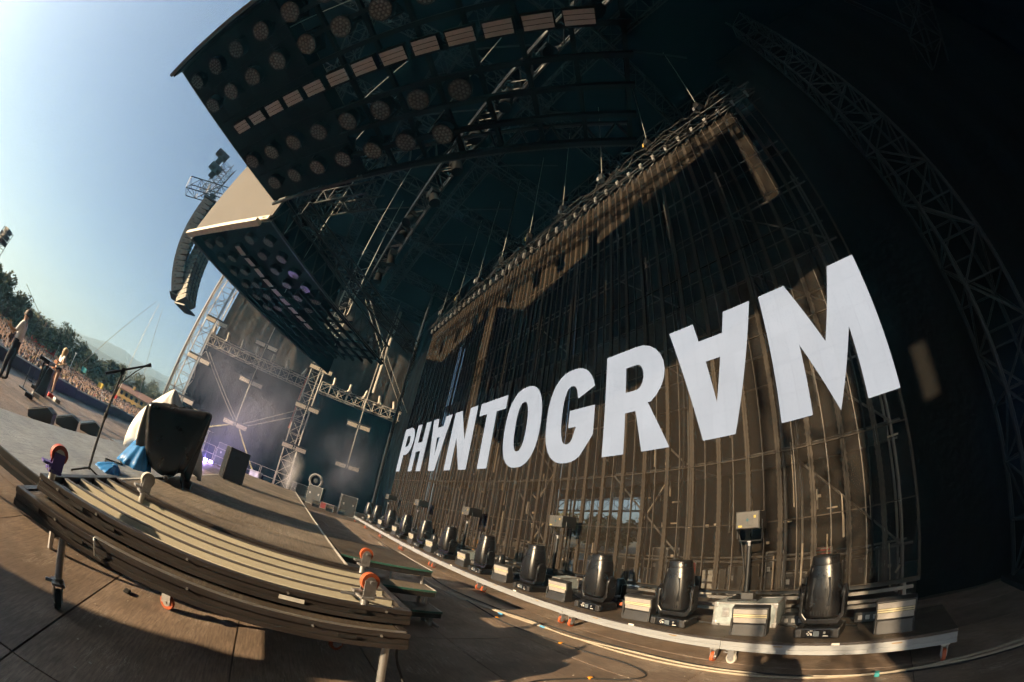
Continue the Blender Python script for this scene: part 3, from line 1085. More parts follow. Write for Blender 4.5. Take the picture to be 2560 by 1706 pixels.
gr_ = thing('side_riser', 'pale grey riser beyond the decks, lit by low sun', 'riser', (2.89, 1.62, -0.15))
for i in range(4):
    o = MB().bb(0.002, 1.36, 0.0, 1.86, 0.61, 0.65).build('deck_board', riser_grey, gr_)
    o.location = (0.03 + i * 1.362, 0, random.uniform(-0.001, 0.001))
MB().bb(0.0, 0.028, -0.01, 1.87, 0.52, 0.655).build('side_rail', black_metal, gr_, bevel=0.006)
MB().bb(-0.012, 0.0, 0.0, 1.84, 0.575, 0.595).build('rail_lip', deck_rail, gr_)
lg2 = MB().tube((0, 0, 0.15), (0, 0, 0.55), 0.024, 8).mesh('leg', zinc, True)
for i in range(5):
    for y in (0.1, 1.75):
        inst('leg', lg2, gr_, (0.1 + i * 1.32, y, 0))

# steps at the riser's edge, coming down toward the camera
st_ = thing('stair_unit', 'small three step stair with green taped edges beside the riser', 'steps', (4.0, -2.13, 0))
for (x0, x1, y0, y1, z) in ((0.50, 1.92, 0.0, 1.2, 0.645), (0.24, 0.62, 0.02, 1.15, 0.43), (0.03, 0.42, 0.0, 1.1, 0.215)):
    MB().bb(x0, x1, y0, y1, z - 0.025, z).build('tread', deck_dark if z > 0.6 else riser_wood, st_)
    MB().bb(x0 + 0.01, x1 - 0.01, y0 + 0.005, y1 - 0.005, z - 0.085, z - 0.027).build('tread_frame', deck_groove, st_)
    MB().bb(x0 - 0.003, x0 + 0.012, y0, y1, z - 0.02, z + 0.003).build('edge_tape', tape_green, st_)
    MB().bb(x0 + 0.014, x1, y0 - 0.003, y0 + 0.012, z - 0.02, z + 0.003).build('edge_tape', tape_white, st_)
    for yy in (y0 + 0.08, y1 - 0.1):
        for xx in (x0 + 0.1, x1 - 0.1):
            MB().tube((xx, yy, 0), (xx, yy, z - 0.05), 0.02, 8).build('leg', zinc, st_, True)
MB().bb(0.05, 0.40, 0.0, 0.02, 0.0, 0.03).build('foot_rail', alu_dull, st_)

# ---------------------------------------------------------------- light riser along the screen
for i in range(8):
    x0 = -0.85 + i * 2.445
    t = thing('light_riser', 'low rolling riser deck with pale front rail, %s under the screen' % (ORD[i] + (' from the camera' if i else ' to the camera')), 'stage deck', (x0, -4.06, 0), 0,
              'riser decks under the screen')
    MB().bb(0.003, 2.44, -1.20, -0.03, 0.27, 0.31).build('deck_board', deck_dark, t)
    m_ = MB().bb(0.002, 2.442, -0.03, 0.0, 0.188, 0.232).bb(0.002, 2.442, -0.028, -0.006, 0.232, 0.248).bb(0.002, 2.442, -0.03, 0.002, 0.248, 0.286)
    m_.build('front_rail', rail_white, t, bevel=0.003)
    MB().bb(0.002, 2.442, -0.030, -0.002, 0.287, 0.313).build('edge_lip', deck_rail, t)
    MB().bb(0.55, 0.65, 0.0, 0.0035, 0.262, 0.275).build('slot', mat('brown_slot', (0.22, 0.15, 0.08), 0.6), t)
    MB().bb(1.75, 1.85, 0.0, 0.0035, 0.262, 0.275).build('slot', MATS['brown_slot'], t)
    MB().bb(1.17, 1.25, -0.004, 0.0035, 0.289, 0.311).build('label_plate', tape_white, t)
    for (cx, cy, k, rz) in ((0.10, -0.12, 'orange', 0.0), (2.34, -0.12, 'grey' if i == 0 else 'orange', 1.4 if i == 0 else 0.1), (0.12, -1.05, 'orange', 0.6), (2.32, -1.05, 'orange', -0.5)):
        caster(t, (cx, cy, 0), rz, k)
        MB().tube((cx, cy, 0.165), (cx, cy, 0.27), 0.022, 10).bb(cx - 0.05, cx + 0.05, cy - 0.008, cy + 0.008, 0.168, 0.182).build('leg', zinc, t, True)

# ---------------------------------------------------------------- moving heads


def sup_ring(w, d, z, n=24, p=4.0, oy=0.0):
    out = []
    for i in range(n):
        t = 2 * math.pi * i / n
        c, s = math.cos(t), math.sin(t)
        out.append(Vector((w / 2 * math.copysign(abs(c) ** (2 / p), c), oy + d / 2 * math.copysign(abs(s) ** (2 / p), s), z)))
    return out


mh = thing('moving_head', '', 'moving light')
MB().bb(-0.245, 0.245, -0.20, 0.20, 0.0, 0.115).build('base', black_plastic, mh, bevel=0.022)
MB().bb(-0.15, 0.12, 0.20, 0.206, 0.018, 0.098).build('control_panel', mat('panel_black', (0.008, 0.009, 0.012), 0.2), mh)
cp = mh.children[-1]
MB().bb(-0.03, 0.035, 0.206, 0.208, 0.03, 0.085).build('display', mat('display_grey', (0.10, 0.12, 0.14), 0.15), cp)
MB().tube((-0.085, 0.206, 0.068), (-0.085, 0.209, 0.068), 0.014, 12).build('knob', alu_dull, cp)
m_ = MB()
for dx, dz in ((0, 0.016), (0, -0.016), (0.016, 0), (-0.016, 0)):
    m_.box((0.085 + dx, 0.208, 0.058 + dz), (0.011, 0.004, 0.011))
m_.box((0.055, 0.208, 0.05), (0.014, 0.004, 0.022)).box((0.06, 0.208, 0.088), (0.03, 0.003, 0.007)).box((-0.1, 0.208, 0.035), (0.055, 0.003, 0.008))
m_.build('button', tape_white, cp)
MB().bb(0.165, 0.235, 0.18, 0.215, 0.012, 0.105).bb(-0.235, -0.165, 0.18, 0.215, 0.012, 0.105).build('corner_guard', black_paint, mh, bevel=0.012)
m_ = MB()
m_.add([Vector(p) for y in (-0.1, 0.1) for p in ((-0.252, y, 0.22), (-0.19, y, 0.13), (0.19, y, 0.13), (0.252, y, 0.22), (0.252, y, 0.46), (0.215, y, 0.48), (0.21, y, 0.25), (0.16, y, 0.19), (-0.16, y, 0.19), (-0.21, y, 0.25), (-0.215, y, 0.48), (-0.252, y, 0.46))],
       [tuple(range(11, -1, -1)), tuple(range(12, 24))] + [(i, (i + 1) % 12, 12 + (i + 1) % 12, 12 + i) for i in range(12)])
m_.build('yoke', black_plastic, mh, bevel=0.012)
MB().tube((-0.258, 0, 0.44), (-0.2, 0, 0.44), 0.095, 20).tube((0.2, 0, 0.44), (0.258, 0, 0.44), 0.095, 20).build('tilt_cap', black_plastic, mh, True, bevel=0.012)
hd_ = MB().loft([sup_ring(0.30, 0.28, 0.205, p=2.8), sup_ring(0.38, 0.36, 0.225, p=2.8), sup_ring(0.408, 0.39, 0.30, p=2.7), sup_ring(0.40, 0.385, 0.50, p=2.6), sup_ring(0.365, 0.355, 0.66, p=2.5),
                 sup_ring(0.325, 0.32, 0.762, p=2.4), sup_ring(0.312, 0.308, 0.766, p=2.3), sup_ring(0.305, 0.30, 0.84, p=2.3), sup_ring(0.285, 0.28, 0.857, p=2.2), sup_ring(0.22, 0.22, 0.85, p=2.2)]).build('head', black_plastic, mh, True)
MB().tube((0, 0, 0.84), (0, 0, 0.850), 0.105, 20).build('lens', mat('lens_glass', (0.02, 0.03, 0.04), 0.05, 0, 0.1, 2, coat=0.5), hd_, True)
# raised cover plate and vents on the front of the head
pl = MB()
pl.loft([[Vector((sx * (0.115 - 0.02 * k), 0.186 - 0.016 * k + o_, 0.34 + 0.30 * k + 0)) for sx, o_ in ((-1, 0), (1, 0), (1, 0.004), (-1, 0.004))] for k in (0, 0.5, 1)])
pl.build('cover_plate', black_plastic, hd_, bevel=0.006)
m_ = MB()
for i in range(7):
    m_.box((-0.09 + i * 0.03, 0.190, 0.27), (0.010, 0.012, 0.05))
m_.build('vent', black_metal, hd_)
MB().path([(0.115, 0.125, 0.74), (0.145, 0.135, 0.55), (0.155, 0.14, 0.42), (0.13, 0.155, 0.36)], 0.009, 6).build('side_trim', alu_dull, hd_, True)
MHX = [0.58, 2.42, 3.75, 5.29, 6.95, 8.80, 10.4, 12.1, 13.95, 16.0, 17.6]
for i, x in enumerate(MHX):
    o = mh if i == 0 else copy_tree(mh)
    o.location = (x, -4.42 - random.uniform(0, 0.04), 0.31)
    o.rotation_euler = (0, 0, R(2 + random.uniform(-5, 5)) if i else R(-4))
    tag(o, ('black moving head light standing upright nearest the camera on the riser' if i == 0 else
            'black upright moving head light, %s along the riser from the camera' % ORD[i]), 'moving light', 'moving heads along the riser')

# ---------------------------------------------------------------- strobes
sb = thing('strobe_light', '', 'strobe light')
MB().add([Vector(p) for p in ((-0.19, -0.10, 0), (0.19, -0.10, 0), (0.19, 0.10, 0), (-0.19, 0.10, 0), (-0.19, -0.09, 0.13), (0.19, -0.09, 0.13), (0.19, 0.055, 0.13), (-0.19, 0.055, 0.13))],
         [(0, 1, 2, 3), (4, 5, 6, 7), (0, 1, 5, 4), (1, 2, 6, 5), (2, 3, 7, 6), (3, 0, 4, 7)]).build('base', black_paint, sb, bevel=0.008)
MB().bb(0.19, 0.215, -0.09, 0.09, 0.0, 0.2).bb(-0.215, -0.19, -0.09, 0.09, 0.0, 0.2).build('bracket', black_paint, sb, bevel=0.02)
hs = MB().bb(-0.215, 0.215, -0.07, 0.045, -0.10, 0.10).build('lamp_housing', black_paint, sb, bevel=0.008)
hs.location = (0, 0.02, 0.235)
hs.rotation_euler = (R(-12), 0, 0)
strobe_white = mat('strobe_diffuser', (0.30, 0.285, 0.27), 0.5, 0, 0.08, 3)
strobe_tube = mat('strobe_tube', (0.55, 0.49, 0.33), 0.25, 0, 0.08, 6)
for z0, z1, mm, nm in ((-0.083, -0.022, strobe_white, 'reflector'), (0.026, 0.083, strobe_white, 'reflector'), (-0.016, -0.001, strobe_tube, 'flash_tube'), (0.006, 0.021, strobe_tube, 'flash_tube')):
    MB().bb(-0.195, 0.195, 0.042, 0.049, z0, z1).build(nm, mm, hs)
SX = [-0.22, 1.38, 2.92, 4.48, 6.1, 7.73, 9.65, 11.1, 12.85, 14.8, 16.75]
for i, x in enumerate(SX):
    o = sb if i == 0 else copy_tree(sb)
    o.location = (x, -4.36, 0.31)
    o.rotation_euler = (0, 0, R(random.uniform(-5, 5) + (3 if i else -9)))
    tag(o, ('strobe panel with two pale stripes at the right end of the riser' if i == 0 else 'strobe panel with two pale stripes, %s along the riser from its right end' % ORD[i]), 'strobe light', 'strobes along the riser')

# ---------------------------------------------------------------- flight cases with lasers behind the lights
case_blue = mat('case_weathered', (0.27, 0.31, 0.32), 0.55, 0.1, 0.3, 6, bump=0.05)
case_dark = mat('case_dark', (0.035, 0.036, 0.038), 0.6, 0, 0.4, 8)


def flight_case(name, label, loc, size, rz, body, edge, group=None, cat='flight case', latch=True):
    t = thing(name, label, cat, loc, rz, group)
    w, d_, h = size
    MB().bb(-w / 2, w / 2, -d_ / 2, d_ / 2, 0, h).build('box', body, t, bevel=0.005)
    e = 0.022
    m_ = MB()
    for sx in (-1, 1):
        for sy in (-1, 1):
            m_.box((sx * (w / 2 - e / 2 + .004), sy * (d_ / 2 - e / 2 + .004), h / 2), (e, e, h - 2 * e))
    for sz in (e / 2 - 0.002, h - e / 2 + 0.004):
        for sy in (-1, 1):
            m_.box((0, sy * (d_ / 2 - e / 2 + .004), sz), (w + .006, e, e))
        for sx in (-1, 1):
            m_.box((sx * (w / 2 - e / 2 + .004), 0, sz), (e, d_ - 2 * e, e))
    m_.build('edge_profile', edge, t)
    if latch:
        for x in (-w * 0.3, w * 0.3):
            MB().box((x, d_ / 2 + 0.008, h * 0.58), (0.09, 0.014, 0.12)).box((x, d_ / 2 + 0.014, h * 0.58), (0.05, 0.016, 0.05)).build('latch', zinc, t, bevel=0.004)
        m_ = MB()
        for sx in (-1, 1):
            for sz in (0.03, h - 0.03):
                for sy in (-1, 1):
                    m_.box((sx * (w / 2 - 0.02), sy * (d_ / 2 - 0.02), sz), (0.06, 0.06, 0.06))
        m_.build('corner', zinc, t, bevel=0.012)
    return t


LX = [1.70, 5.42, 9.05, 12.8, 16.6]
for i, x in enumerate(LX):
    where = 'nearest the camera' if i == 0 else ORD[i] + ' from the camera'
    fc = flight_case('flight_case', 'low flight case carrying a laser on its lid, %s' % where, (x - 0.1, -4.98, 0.31), (0.82, 0.5, 0.3), R(2), case_blue, alu_dull, 'flight cases under the lasers')
    MB().bb(-0.3, -0.14, 0.252, 0.2535, 0.19, 0.235).build('tape', blue_tape, fc)
    MB().bb(0.412, 0.4165, -0.2, 0.15, 0.2, 0.245).build('tape', mat('teal_tape', (0.04, 0.30, 0.32), 0.6), fc)
    MB().bb(0.412, 0.4165, -0.05, 0.1, 0.1, 0.15).build('sticker', yellow, fc)
    t = thing('laser_projector', 'square laser projector on a black pole in front of the screen, %s' % where, 'laser', (x, -5.02, 0.61), R(4 if i == 0 else 8), 'lasers in front of the screen')
    MB().bb(-0.2, 0.2, -0.16, 0.16, 0, 0.03).build('foot_plate', black_metal, t, bevel=0.006)
    MB().bb(-0.14, 0.02, 0.02, 0.16, 0.03, 0.11).build('power_supply', case_dark, t, bevel=0.006)
    MB().tube((0, 0, 0.02), (0, 0, 0.72), 0.033, 14).build('pole', black_metal, t, True)
    MB().tube((0, 0, 0.72), (0, 0, 0.78), 0.018, 10).box((0, 0, 0.775), (0.05, 0.05, 0.015)).build('spigot', zinc, t)
    MB().path([(-0.17, 0, 1.06), (-0.175, 0, 0.82), (-0.15, 0, 0.785), (0.15, 0, 0.785), (0.175, 0, 0.82), (0.17, 0, 1.06)], 0.011, 8).build('yoke', black_metal, t, True)
    bx = MB().bb(-0.165, 0.165, -0.30, 0.13, 0.945, 1.175).build('housing', mat('laser_grey', (0.022, 0.022, 0.022), 0.5), t, bevel=0.006)
    fp = MB().bb(-0.15, 0.15, 0.13, 0.137, 0.955, 1.165).build('face_plate', mat('laser_face', (0.06, 0.058, 0.056), 0.5), t, bevel=0.003)
    m_ = MB()
    for k in range(20):
        a0, a1 = R(k * 18), R(k * 18 + 14)
        if k % 5:
            m_.bar((0.08 * math.cos(a0), 0.138, 1.06 + 0.08 * math.sin(a0)), (0.08 * math.cos(a1), 0.138, 1.06 + 0.08 * math.sin(a1)), 0.004, 0.004)
    m_.bar((-0.07, 0.138, 1.06), (0.07, 0.138, 1.06), 0.003).bar((0, 0.138, 0.99), (0, 0.138, 1.13), 0.003)
    m_.bar((-0.08, 0.138, 0.985), (0.06, 0.138, 0.985), 0.003).bar((0.12, 0.138, 1.03), (0.12, 0.138, 1.14), 0.003)
    m_.build('target_line', black_metal, fp)
    MB().box((0, 0.138, 1.06), (0.026, 0.006, 0.03)).build('aperture', mat('aperture_glass', (0.03, 0.10, 0.13), 0.1), fp)
    MB().box((-0.10, 0.139, 1.10), (0.03, 0.004, 0.035)).box((0.10, 0.139, 0.98), (0.05, 0.004, 0.026)).build('sticker', mat('dull_yellow', (0.35, 0.27, 0.05), 0.5), fp)
    MB().tube((0.17, -0.1, 1.04), (0.205, -0.1, 1.04), 0.02, 12).build('stop_lamp', emit('red_lamp', (1, 0.06, 0.03), 0.8), t, True)
    MB().path([(0.16, -0.1, 1.02), (0.19, -0.1, 0.9), (0.12, -0.05, 0.72), (0.06, -0.02, 0.4), (0.08, 0.05, 0.12), (-0.1, 0.15, 0.03)], 0.009, 6).build('cable', rubber, t, True)

# low gear between the riser and the screen
for k, x in enumerate((3.15, 4.02, 6.3, 7.6, 10.1, 11.6, 14.2)):
    t = thing('beam_light', 'small black beam light crouching below the screen edge, %s from the camera' % (ORD[k] if k else 'first'), 'spot light', (x, -5.32, 0.31), random.uniform(-.3, .3), 'small lights below the screen')
    MB().bb(-0.13, 0.13, -0.11, 0.11, 0, 0.09).build('base', black_plastic, t, bevel=0.015)
    MB().bb(-0.14, -0.105, -0.05, 0.05, 0.08, 0.32).bb(0.105, 0.14, -0.05, 0.05, 0.08, 0.32).build('yoke', black_plastic, t, bevel=0.015)
    MB().loft([sup_ring(0.19, 0.17, 0.13), sup_ring(0.2, 0.19, 0.2), sup_ring(0.18, 0.18, 0.36, p=2.5), sup_ring(0.12, 0.12, 0.41, p=2)]).build('head', black_plastic, t, True)
for k, (x, c_) in enumerate(((0.95, None), (0.05, None), (2.7, None), (3.5, 'o'), (6.6, None), (8.1, None), (10.9, None), (13.6, None))):
    t = thing('power_box', 'black power distribution box on the riser behind the lights, %s from the camera' % (ORD[k] if k else 'first'), 'power box', (x, -5.0, 0.31), R(random.uniform(-8, 8)), 'power boxes behind the lights')
    MB().bb(-0.2, 0.2, -0.11, 0.11, 0, 0.12).build('case', case_dark, t, bevel=0.01)
    m_ = MB()
    for q in range(4):
        m_.box((-0.14 + q * 0.09, 0.112, 0.06), (0.05, 0.012, 0.05))
    m_.build('socket', orange if c_ else alu_dull, t, bevel=0.003)
random.seed(8)
for k in range(10):
    x = 0.2 + k * 1.7
    o = MB().path([(x, -4.72, 0.322), (x + 0.3, -4.85 + random.uniform(-.1, .1), 0.322), (x + 0.7, -4.72, 0.33), (x + 1.1, -4.95, 0.322), (x + 1.6, -4.8, 0.322)], 0.012, 6).build('floor_cable', rubber, None, True)
    tag(o, 'black cable lying on the riser behind the lights, %s along it' % (ORD[k] if k else 'nearest'), 'cable', 'cables on the riser')
# support beams of the screen
t = thing('screen_support', 'slotted steel support beams under the bottom edge of the screen', 'beam', (-0.5, -5.75, 0))
for y, z in ((0.12, 0.34), (0.02, 0.5), (-0.25, 0.34), (-0.25, 0.55)):
    MB().bb(0, 18.9, y - 0.03, y + 0.03, z, z + 0.045).build('beam', scaf, t)
for i in range(16):
    MB().bb(i * 1.24 + 0.1, i * 1.24 + 0.15, -0.3, 0.06, 0, 0.6).build('upright', scaf, t)

# gear seen through the screen
cols = [(0.62, 0.30, 0.03), (0.45, 0.05, 0.04), (0.05, 0.06, 0.08), (0.40, 0.38, 0.34), (0.10, 0.16, 0.26), (0.03, 0.03, 0.03)]
cn = ['orange', 'red', 'dark', 'pale', 'blue', 'black']
random.seed(21)
seen = {}
for k in range(26):
    x = -0.2 + k * 0.74 + random.uniform(-.1, .1)
    c_ = random.choice([0, 1, 2, 3, 4, 5, 2, 5])
    w, h = random.uniform(0.45, 0.7), random.uniform(0.5, 1.25)
    seen[c_] = seen.get(c_, 0) + 1
    flight_case('road_case', '%s road case behind the screen, %s %s one from the right' % (cn[c_], ORD[seen[c_] - 1] if seen[c_] > 1 else 'first', cn[c_]), (x, -9.6 + random.uniform(-.7, .5), 0), (w, 0.6, h), R(random.uniform(-12, 12)),
                mat('case_' + cn[c_], cols[c_], 0.5), alu_dull, 'road cases behind the screen')
# ---------------------------------------------------------------- the two flown pods (mirror twins about x = 8.95)
HP = 5.95
Z0 = 7.37
wv = Vector((-0.749, -0.663, 0))
uv = Vector((0.663, -0.749, 0))
A1 = Vector((0.935 * HP, 1.085 * HP, 0))
WID, LEN = 0.755 * HP, 9.0
tan_led = mat('dark_led_face', (0.085, 0.076, 0.066), 0.75, 0, 0.05, 0.6, rand=0.03)
pod_black = mat('pod_black', (0.004, 0.005, 0.006), 0.7, 0, 0.3, 2, spec=0.08)
lens_m = mat('wash_lens', (0.04, 0.038, 0.037), 0.25, 0.2, 0.3, 20)
cell_m = mat('lens_cell', (0.14, 0.135, 0.13), 0.15, 0.3, 0.2, 30)


def wash_proto():
    t = thing('wash_light', '', 'wash light')
    MB().tube((0, 0, 0.0), (0, 0, 0.2), 0.215, 24, 0.19).build('housing', pod_black, t, True)
    MB().tube((0, 0, -0.012), (0, 0, 0.0), 0.20, 24).build('lens', lens_m, t, True)
    m_ = MB()
    for q, r_ in ((0, 0), (6, 0.075), (12, 0.145)):
        for i in range(max(q, 1)):
            a = 2 * math.pi * i / max(q, 1)
            m_.tube((r_ * math.cos(a), r_ * math.sin(a), -0.022), (r_ * math.cos(a), r_ * math.sin(a), -0.011), 0.022, 7, 0.03)
    m_.build('lens_cell', cell_m, t, True)
    MB().bb(-0.25, -0.22, -0.04, 0.04, 0.05, 0.42).bb(0.22, 0.25, -0.04, 0.04, 0.05, 0.42).bb(-0.25, 0.25, -0.06, 0.06, 0.42, 0.5).build('yoke', pod_black, t, bevel=0.01)
    return t


def bar_strobe():
    t = thing('strobe_light', '', 'strobe light')
    MB().bb(-0.25, 0.25, -0.16, 0.16, 0.0, 0.14).build('housing', pod_black, t, bevel=0.01)
    for y0, y1 in ((-0.125, -0.05), (-0.038, 0.038), (0.05, 0.125)):
        MB().bb(-0.225, 0.225, y0, y1, -0.012, 0.0).build('reflector', mat('strobe_shade', (0.40, 0.35, 0.33), 0.5, 0, 0.08, 3), t)
    return t


wp, sp_ = wash_proto(), bar_strobe()
first = {'w': True, 's': True}


def place(proto, key, loc, rz, label, group):
    o = proto if first[key] else copy_tree(proto)
    first[key] = False
    o.location = loc
    o.rotation_euler = (random.uniform(-.06, .06), random.uniform(-.06, .06), rz)
    tag(o, label, proto['category'], group)


def pod(mir, name, near):
    def P(a, b, z):
        """a along the pod from its short face, b across from the outer long face."""
        p = A1 + wv * a + uv * b
        return Vector(((17.9 - p.x) if mir else p.x, p.y, z))
    where = 'near' if near else 'far'
    t = thing('lighting_pod', ('huge dark flown pod overhead with LED faces and a lamp-studded underside' if near else
                               'second flown pod farther off, its short tan LED face lit by the sun'), 'lighting pod', (0, 0, 0))

    def slab_(a0, a1, b0, b1, z0, z1, nm, m_, bev=0.0):
        B = MB()
        V = [P(a, b, z) for z in (z0, z1) for a, b in ((a0, b0), (a1, b0), (a1, b1), (a0, b1))]
        B.add(V, [(0, 1, 2, 3), (4, 5, 6, 7), (0, 1, 5, 4), (1, 2, 6, 5), (2, 3, 7, 6), (3, 0, 4, 7)])
        return B.build(nm, m_, t)
    # LED faces
    npan = 6
    for i in range(npan):
        slab_(-0.10, -0.02, WID * i / npan + 0.001, WID * (i + 1) / npan - 0.001, Z0 + 0.25, 12.4, 'led_panel', tan_led)
    for i in range(12):
        slab_(LEN * i / 12 + 0.001, LEN * (i + 1) / 12 - 0.001, -0.10, -0.02, Z0 - 0.15, 12.4, 'led_panel', tan_led)
    slab_(LEN + 0.01, LEN + 2.0, -0.08, -0.02, Z0 - 0.1, 9.3, 'shade_panel', pod_black)  # added past the pod's end to throw shade on the screen
    slab_(-0.018, 0.03, 0.0, WID, Z0 + 0.3, 12.3, 'backing', pod_black)
    slab_(0.03, LEN, -0.018, 0.03, Z0 - 0.1, 12.3, 'backing', pod_black)
    # pale trim under the short face
    if mir:
      slab_(-0.16, -0.105, 0.02, WID - 0.02, Z0 + 0.06, Z0 + 0.20, 'trim', mat('pale_trim', (0.62, 0.56, 0.46), 0.6))
    for i in range(9 if mir else 0):
        slab_(-0.17, -0.162, 0.2 + i * WID / 9, 0.34 + i * WID / 9, Z0 + 0.11, Z0 + 0.15, 'trim_hole', pod_black)
    if mir:
      slab_(-0.34, -0.10, 0.0, WID - 0.25, Z0 - 0.16, Z0 - 0.03, 'trim', mat('louvre_trim', (0.66, 0.60, 0.50), 0.6))
    # solid underside panels near the short face, open ladder beyond
    nsol = 6
    for i in range(nsol):
        for j in range(5):
            slab_(0.05 + i * 0.56, 0.05 + (i + 1) * 0.56 - 0.006, 0.05 + j * (WID - .1) / 5, 0.05 + (j + 1) * (WID - .1) / 5 - 0.006, Z0 + 0.16, Z0 + 0.2, 'underside_panel', pod_black)
    for j in range(9):
        b0 = 0.04 + j * (WID - 0.16) / 8
        slab_(3.35, LEN, b0, b0 + 0.09, Z0 + 0.02, Z0 + 0.14, 'long_bar', pod_black)
    for i in range(12):
        a0 = 0.06 + i * (LEN - 0.2) / 11
        slab_(a0, a0 + 0.08, 0.05, WID, Z0 + 0.21, Z0 + 0.30, 'cross_bar', pod_black)
    # side girder along the inner long face
    for z in (Z0 + 0.1, Z0 + 1.0):
        MB().tube(P(0, WID, z), P(LEN, WID, z), 0.05, 6).build('girder_chord', black_metal, t)
    B = MB()
    for i in range(14):
        a = LEN * i / 14
        B.tube(P(a, WID, Z0 + 0.1), P(a + LEN / 28, WID, Z0 + 1.0), 0.025, 5).tube(P(a + LEN / 28, WID, Z0 + 1.0), P(a + LEN / 14, WID, Z0 + 0.1), 0.025, 5)
    B.build('girder_lacing', black_metal, t)
    # hanging steel up to the roof
    for a, b in ((1.0, 0.6), (1.0, WID - 0.5), (5.0, 0.6), (5.0, WID - 0.5), (8.2, 2.0)):
        MB().tube(P(a, b, Z0 + 0.3), P(a, b, 18.3), 0.018, 6).build('suspension_cable', gm, t)
    # lamps
    rows = [(0.53, 0.55, 0.8, 8), (1.25, 0.55, 0.8, 8), (3.05, 0.55, 0.8, 8), (3.85, 0.75, 0.8, 7)]
    rn = ['outermost row', 'second row', 'third row', 'innermost row']
    for r_, (b, a0, st, n) in enumerate(rows):
        for i in range(n if near else n - 2):
            place(wp, 'w', P(a0 + i * st, b, Z0 - 0.02), random.uniform(0, 3), 'round wash light under the %s pod, %s from its short face, %s' % (where, 'first' if i == 0 else ORD[i], rn[r_]), 'wash lights under the %s pod' % where)
    rz = math.atan2(wv.y, wv.x) if not mir else math.atan2(wv.y, -wv.x)
    for i in range(13 if near else 9):
        place(sp_, 's', P(1.0 + i * 0.605, 2.12, Z0 - 0.02), rz, 'slatted strobe under the %s pod, %s from its short face' % (where, 'first' if i == 0 else ORD[i]), 'strobes under the %s pod' % where)
    return t


random.seed(3)
pod(False, 'near', True)
pod(True, 'far', False)
# black frame truss sticking out between the pods
ltr = truss('lighting_truss', 'dark lighting truss with hanging lamps parallel to the screen', (-3.0, -1.0, 11.75), (16.5, -1.0, 11.75), 0.55, black_metal, r=0.04, bays=30)
lb = MB().tube((0, 0, -0.75), (0, 0, -0.3), 0.2, 12, 0.17).bb(-0.22, 0.22, -0.16, 0.16, -0.32, -0.1).bb(-0.05, 0.05, -0.05, 0.05, -0.12, 0.0).mesh('hanging_lamp', pod_black, True)
for k in range(12):
    inst('hanging_lamp', lb, ltr, (1.0 + k * 1.55 + random.uniform(-.3, .3), 0, -0.25), (random.uniform(-.5, .5), random.uniform(-.4, .4), 0))
truss('pod_truss', 'short black box truss jutting out between the two pods', (10.1, 2.45, 9.2), (8.2, 0.6, 9.2), 0.6, black_metal, r=0.035, bays=5)
truss('pod_truss', 'black truss edging the far pod toward the stage middle', (9.6, 2.6, 8.5), (15.4, -3.9, 8.5), 0.5, black_metal, r=0.035, bays=16)

# ---------------------------------------------------------------- line arrays


def line_array(label, base, n, bw, bd, bh, yaw, tilt0, tilt1, side_m):
    """n boxes hung in a J, the lowest leaning most."""
    t = thing('line_array', label, 'loudspeaker', base, yaw, 'line arrays')
    y, z = 0.0, 0.0
    q = MB()
    q.add([Vector(p) for p in ((-bw / 2, -bd, -bh * 0.36), (bw / 2, -bd, -bh * 0.36), (bw / 2, 0, -bh / 2), (-bw / 2, 0, -bh / 2), (-bw / 2, -bd, bh * 0.36), (bw / 2, -bd, bh * 0.36), (bw / 2, 0, bh / 2), (-bw / 2, 0, bh / 2))],
          [(0, 1, 2, 3), (4, 5, 6, 7), (0, 1, 5, 4), (1, 2, 6, 5), (2, 3, 7, 6), (3, 0, 4, 7)])
    me = q.mesh('speaker_box', side_m)
    hm = MB()
    for sx in (-1, 1):
        hm.box((sx * (bw / 2 + 0.004), -bd * 0.30, 0.0), (0.012, 0.13, 0.13)).box((sx * (bw / 2 + 0.006), -bd * 0.8, 0), (0.012, 0.05, 0.2))
    hme = hm.mesh('handle', black_paint)
    gm_ = MB().bb(-bw / 2 + 0.02, bw / 2 - 0.02, 0.0, 0.012, -bh * 0.46, bh * 0.46).mesh('grille', black_metal)
    rg = MB()
    for sx in (-1, -0.3, 0.3, 1):
        rg.box((sx * bw * 0.42, -bd - 0.03, 0), (0.05, 0.06, bh * 0.6))
    rme = rg.mesh('rigging', black_metal)
    for i in range(n):
        a = R(tilt0 + (tilt1 - tilt0) * (i / (n - 1)) ** 1.25)
        y -= math.sin(a) * bh * 0.5
        z -= math.cos(a) * bh * 0.5
        b_ = inst('speaker_box', me, t, (0, y, z), (-a, 0, 0))
        inst('handle', hme, b_)
        inst('grille', gm_, b_)
        inst('rigging', rme, b_)
        y -= math.sin(a) * bh * 0.5
        z -= math.cos(a) * bh * 0.5
    fr = MB().bb(-bw / 2, bw / 2, -bd - 0.2, 0.15, 0.08, 0.22).bb(-0.1, 0.1, -bd, 0.1, 0.22, 0.4).build('bumper', black_metal, t)
    MB().tube((0, -0.3, 0.4), (0, -0.3, 4.0), 0.03, 6).box((0, -0.3, 0.7), (0.5, 0.4, 0.4)).build('hoist', black_metal, t)
    # bottom frame
    MB().bb(-bw / 2, bw / 2, y - bd - 0.2, y + 0.1, z - 0.12, z - 0.02).build('pull_back_frame', black_paint, t)
    return t


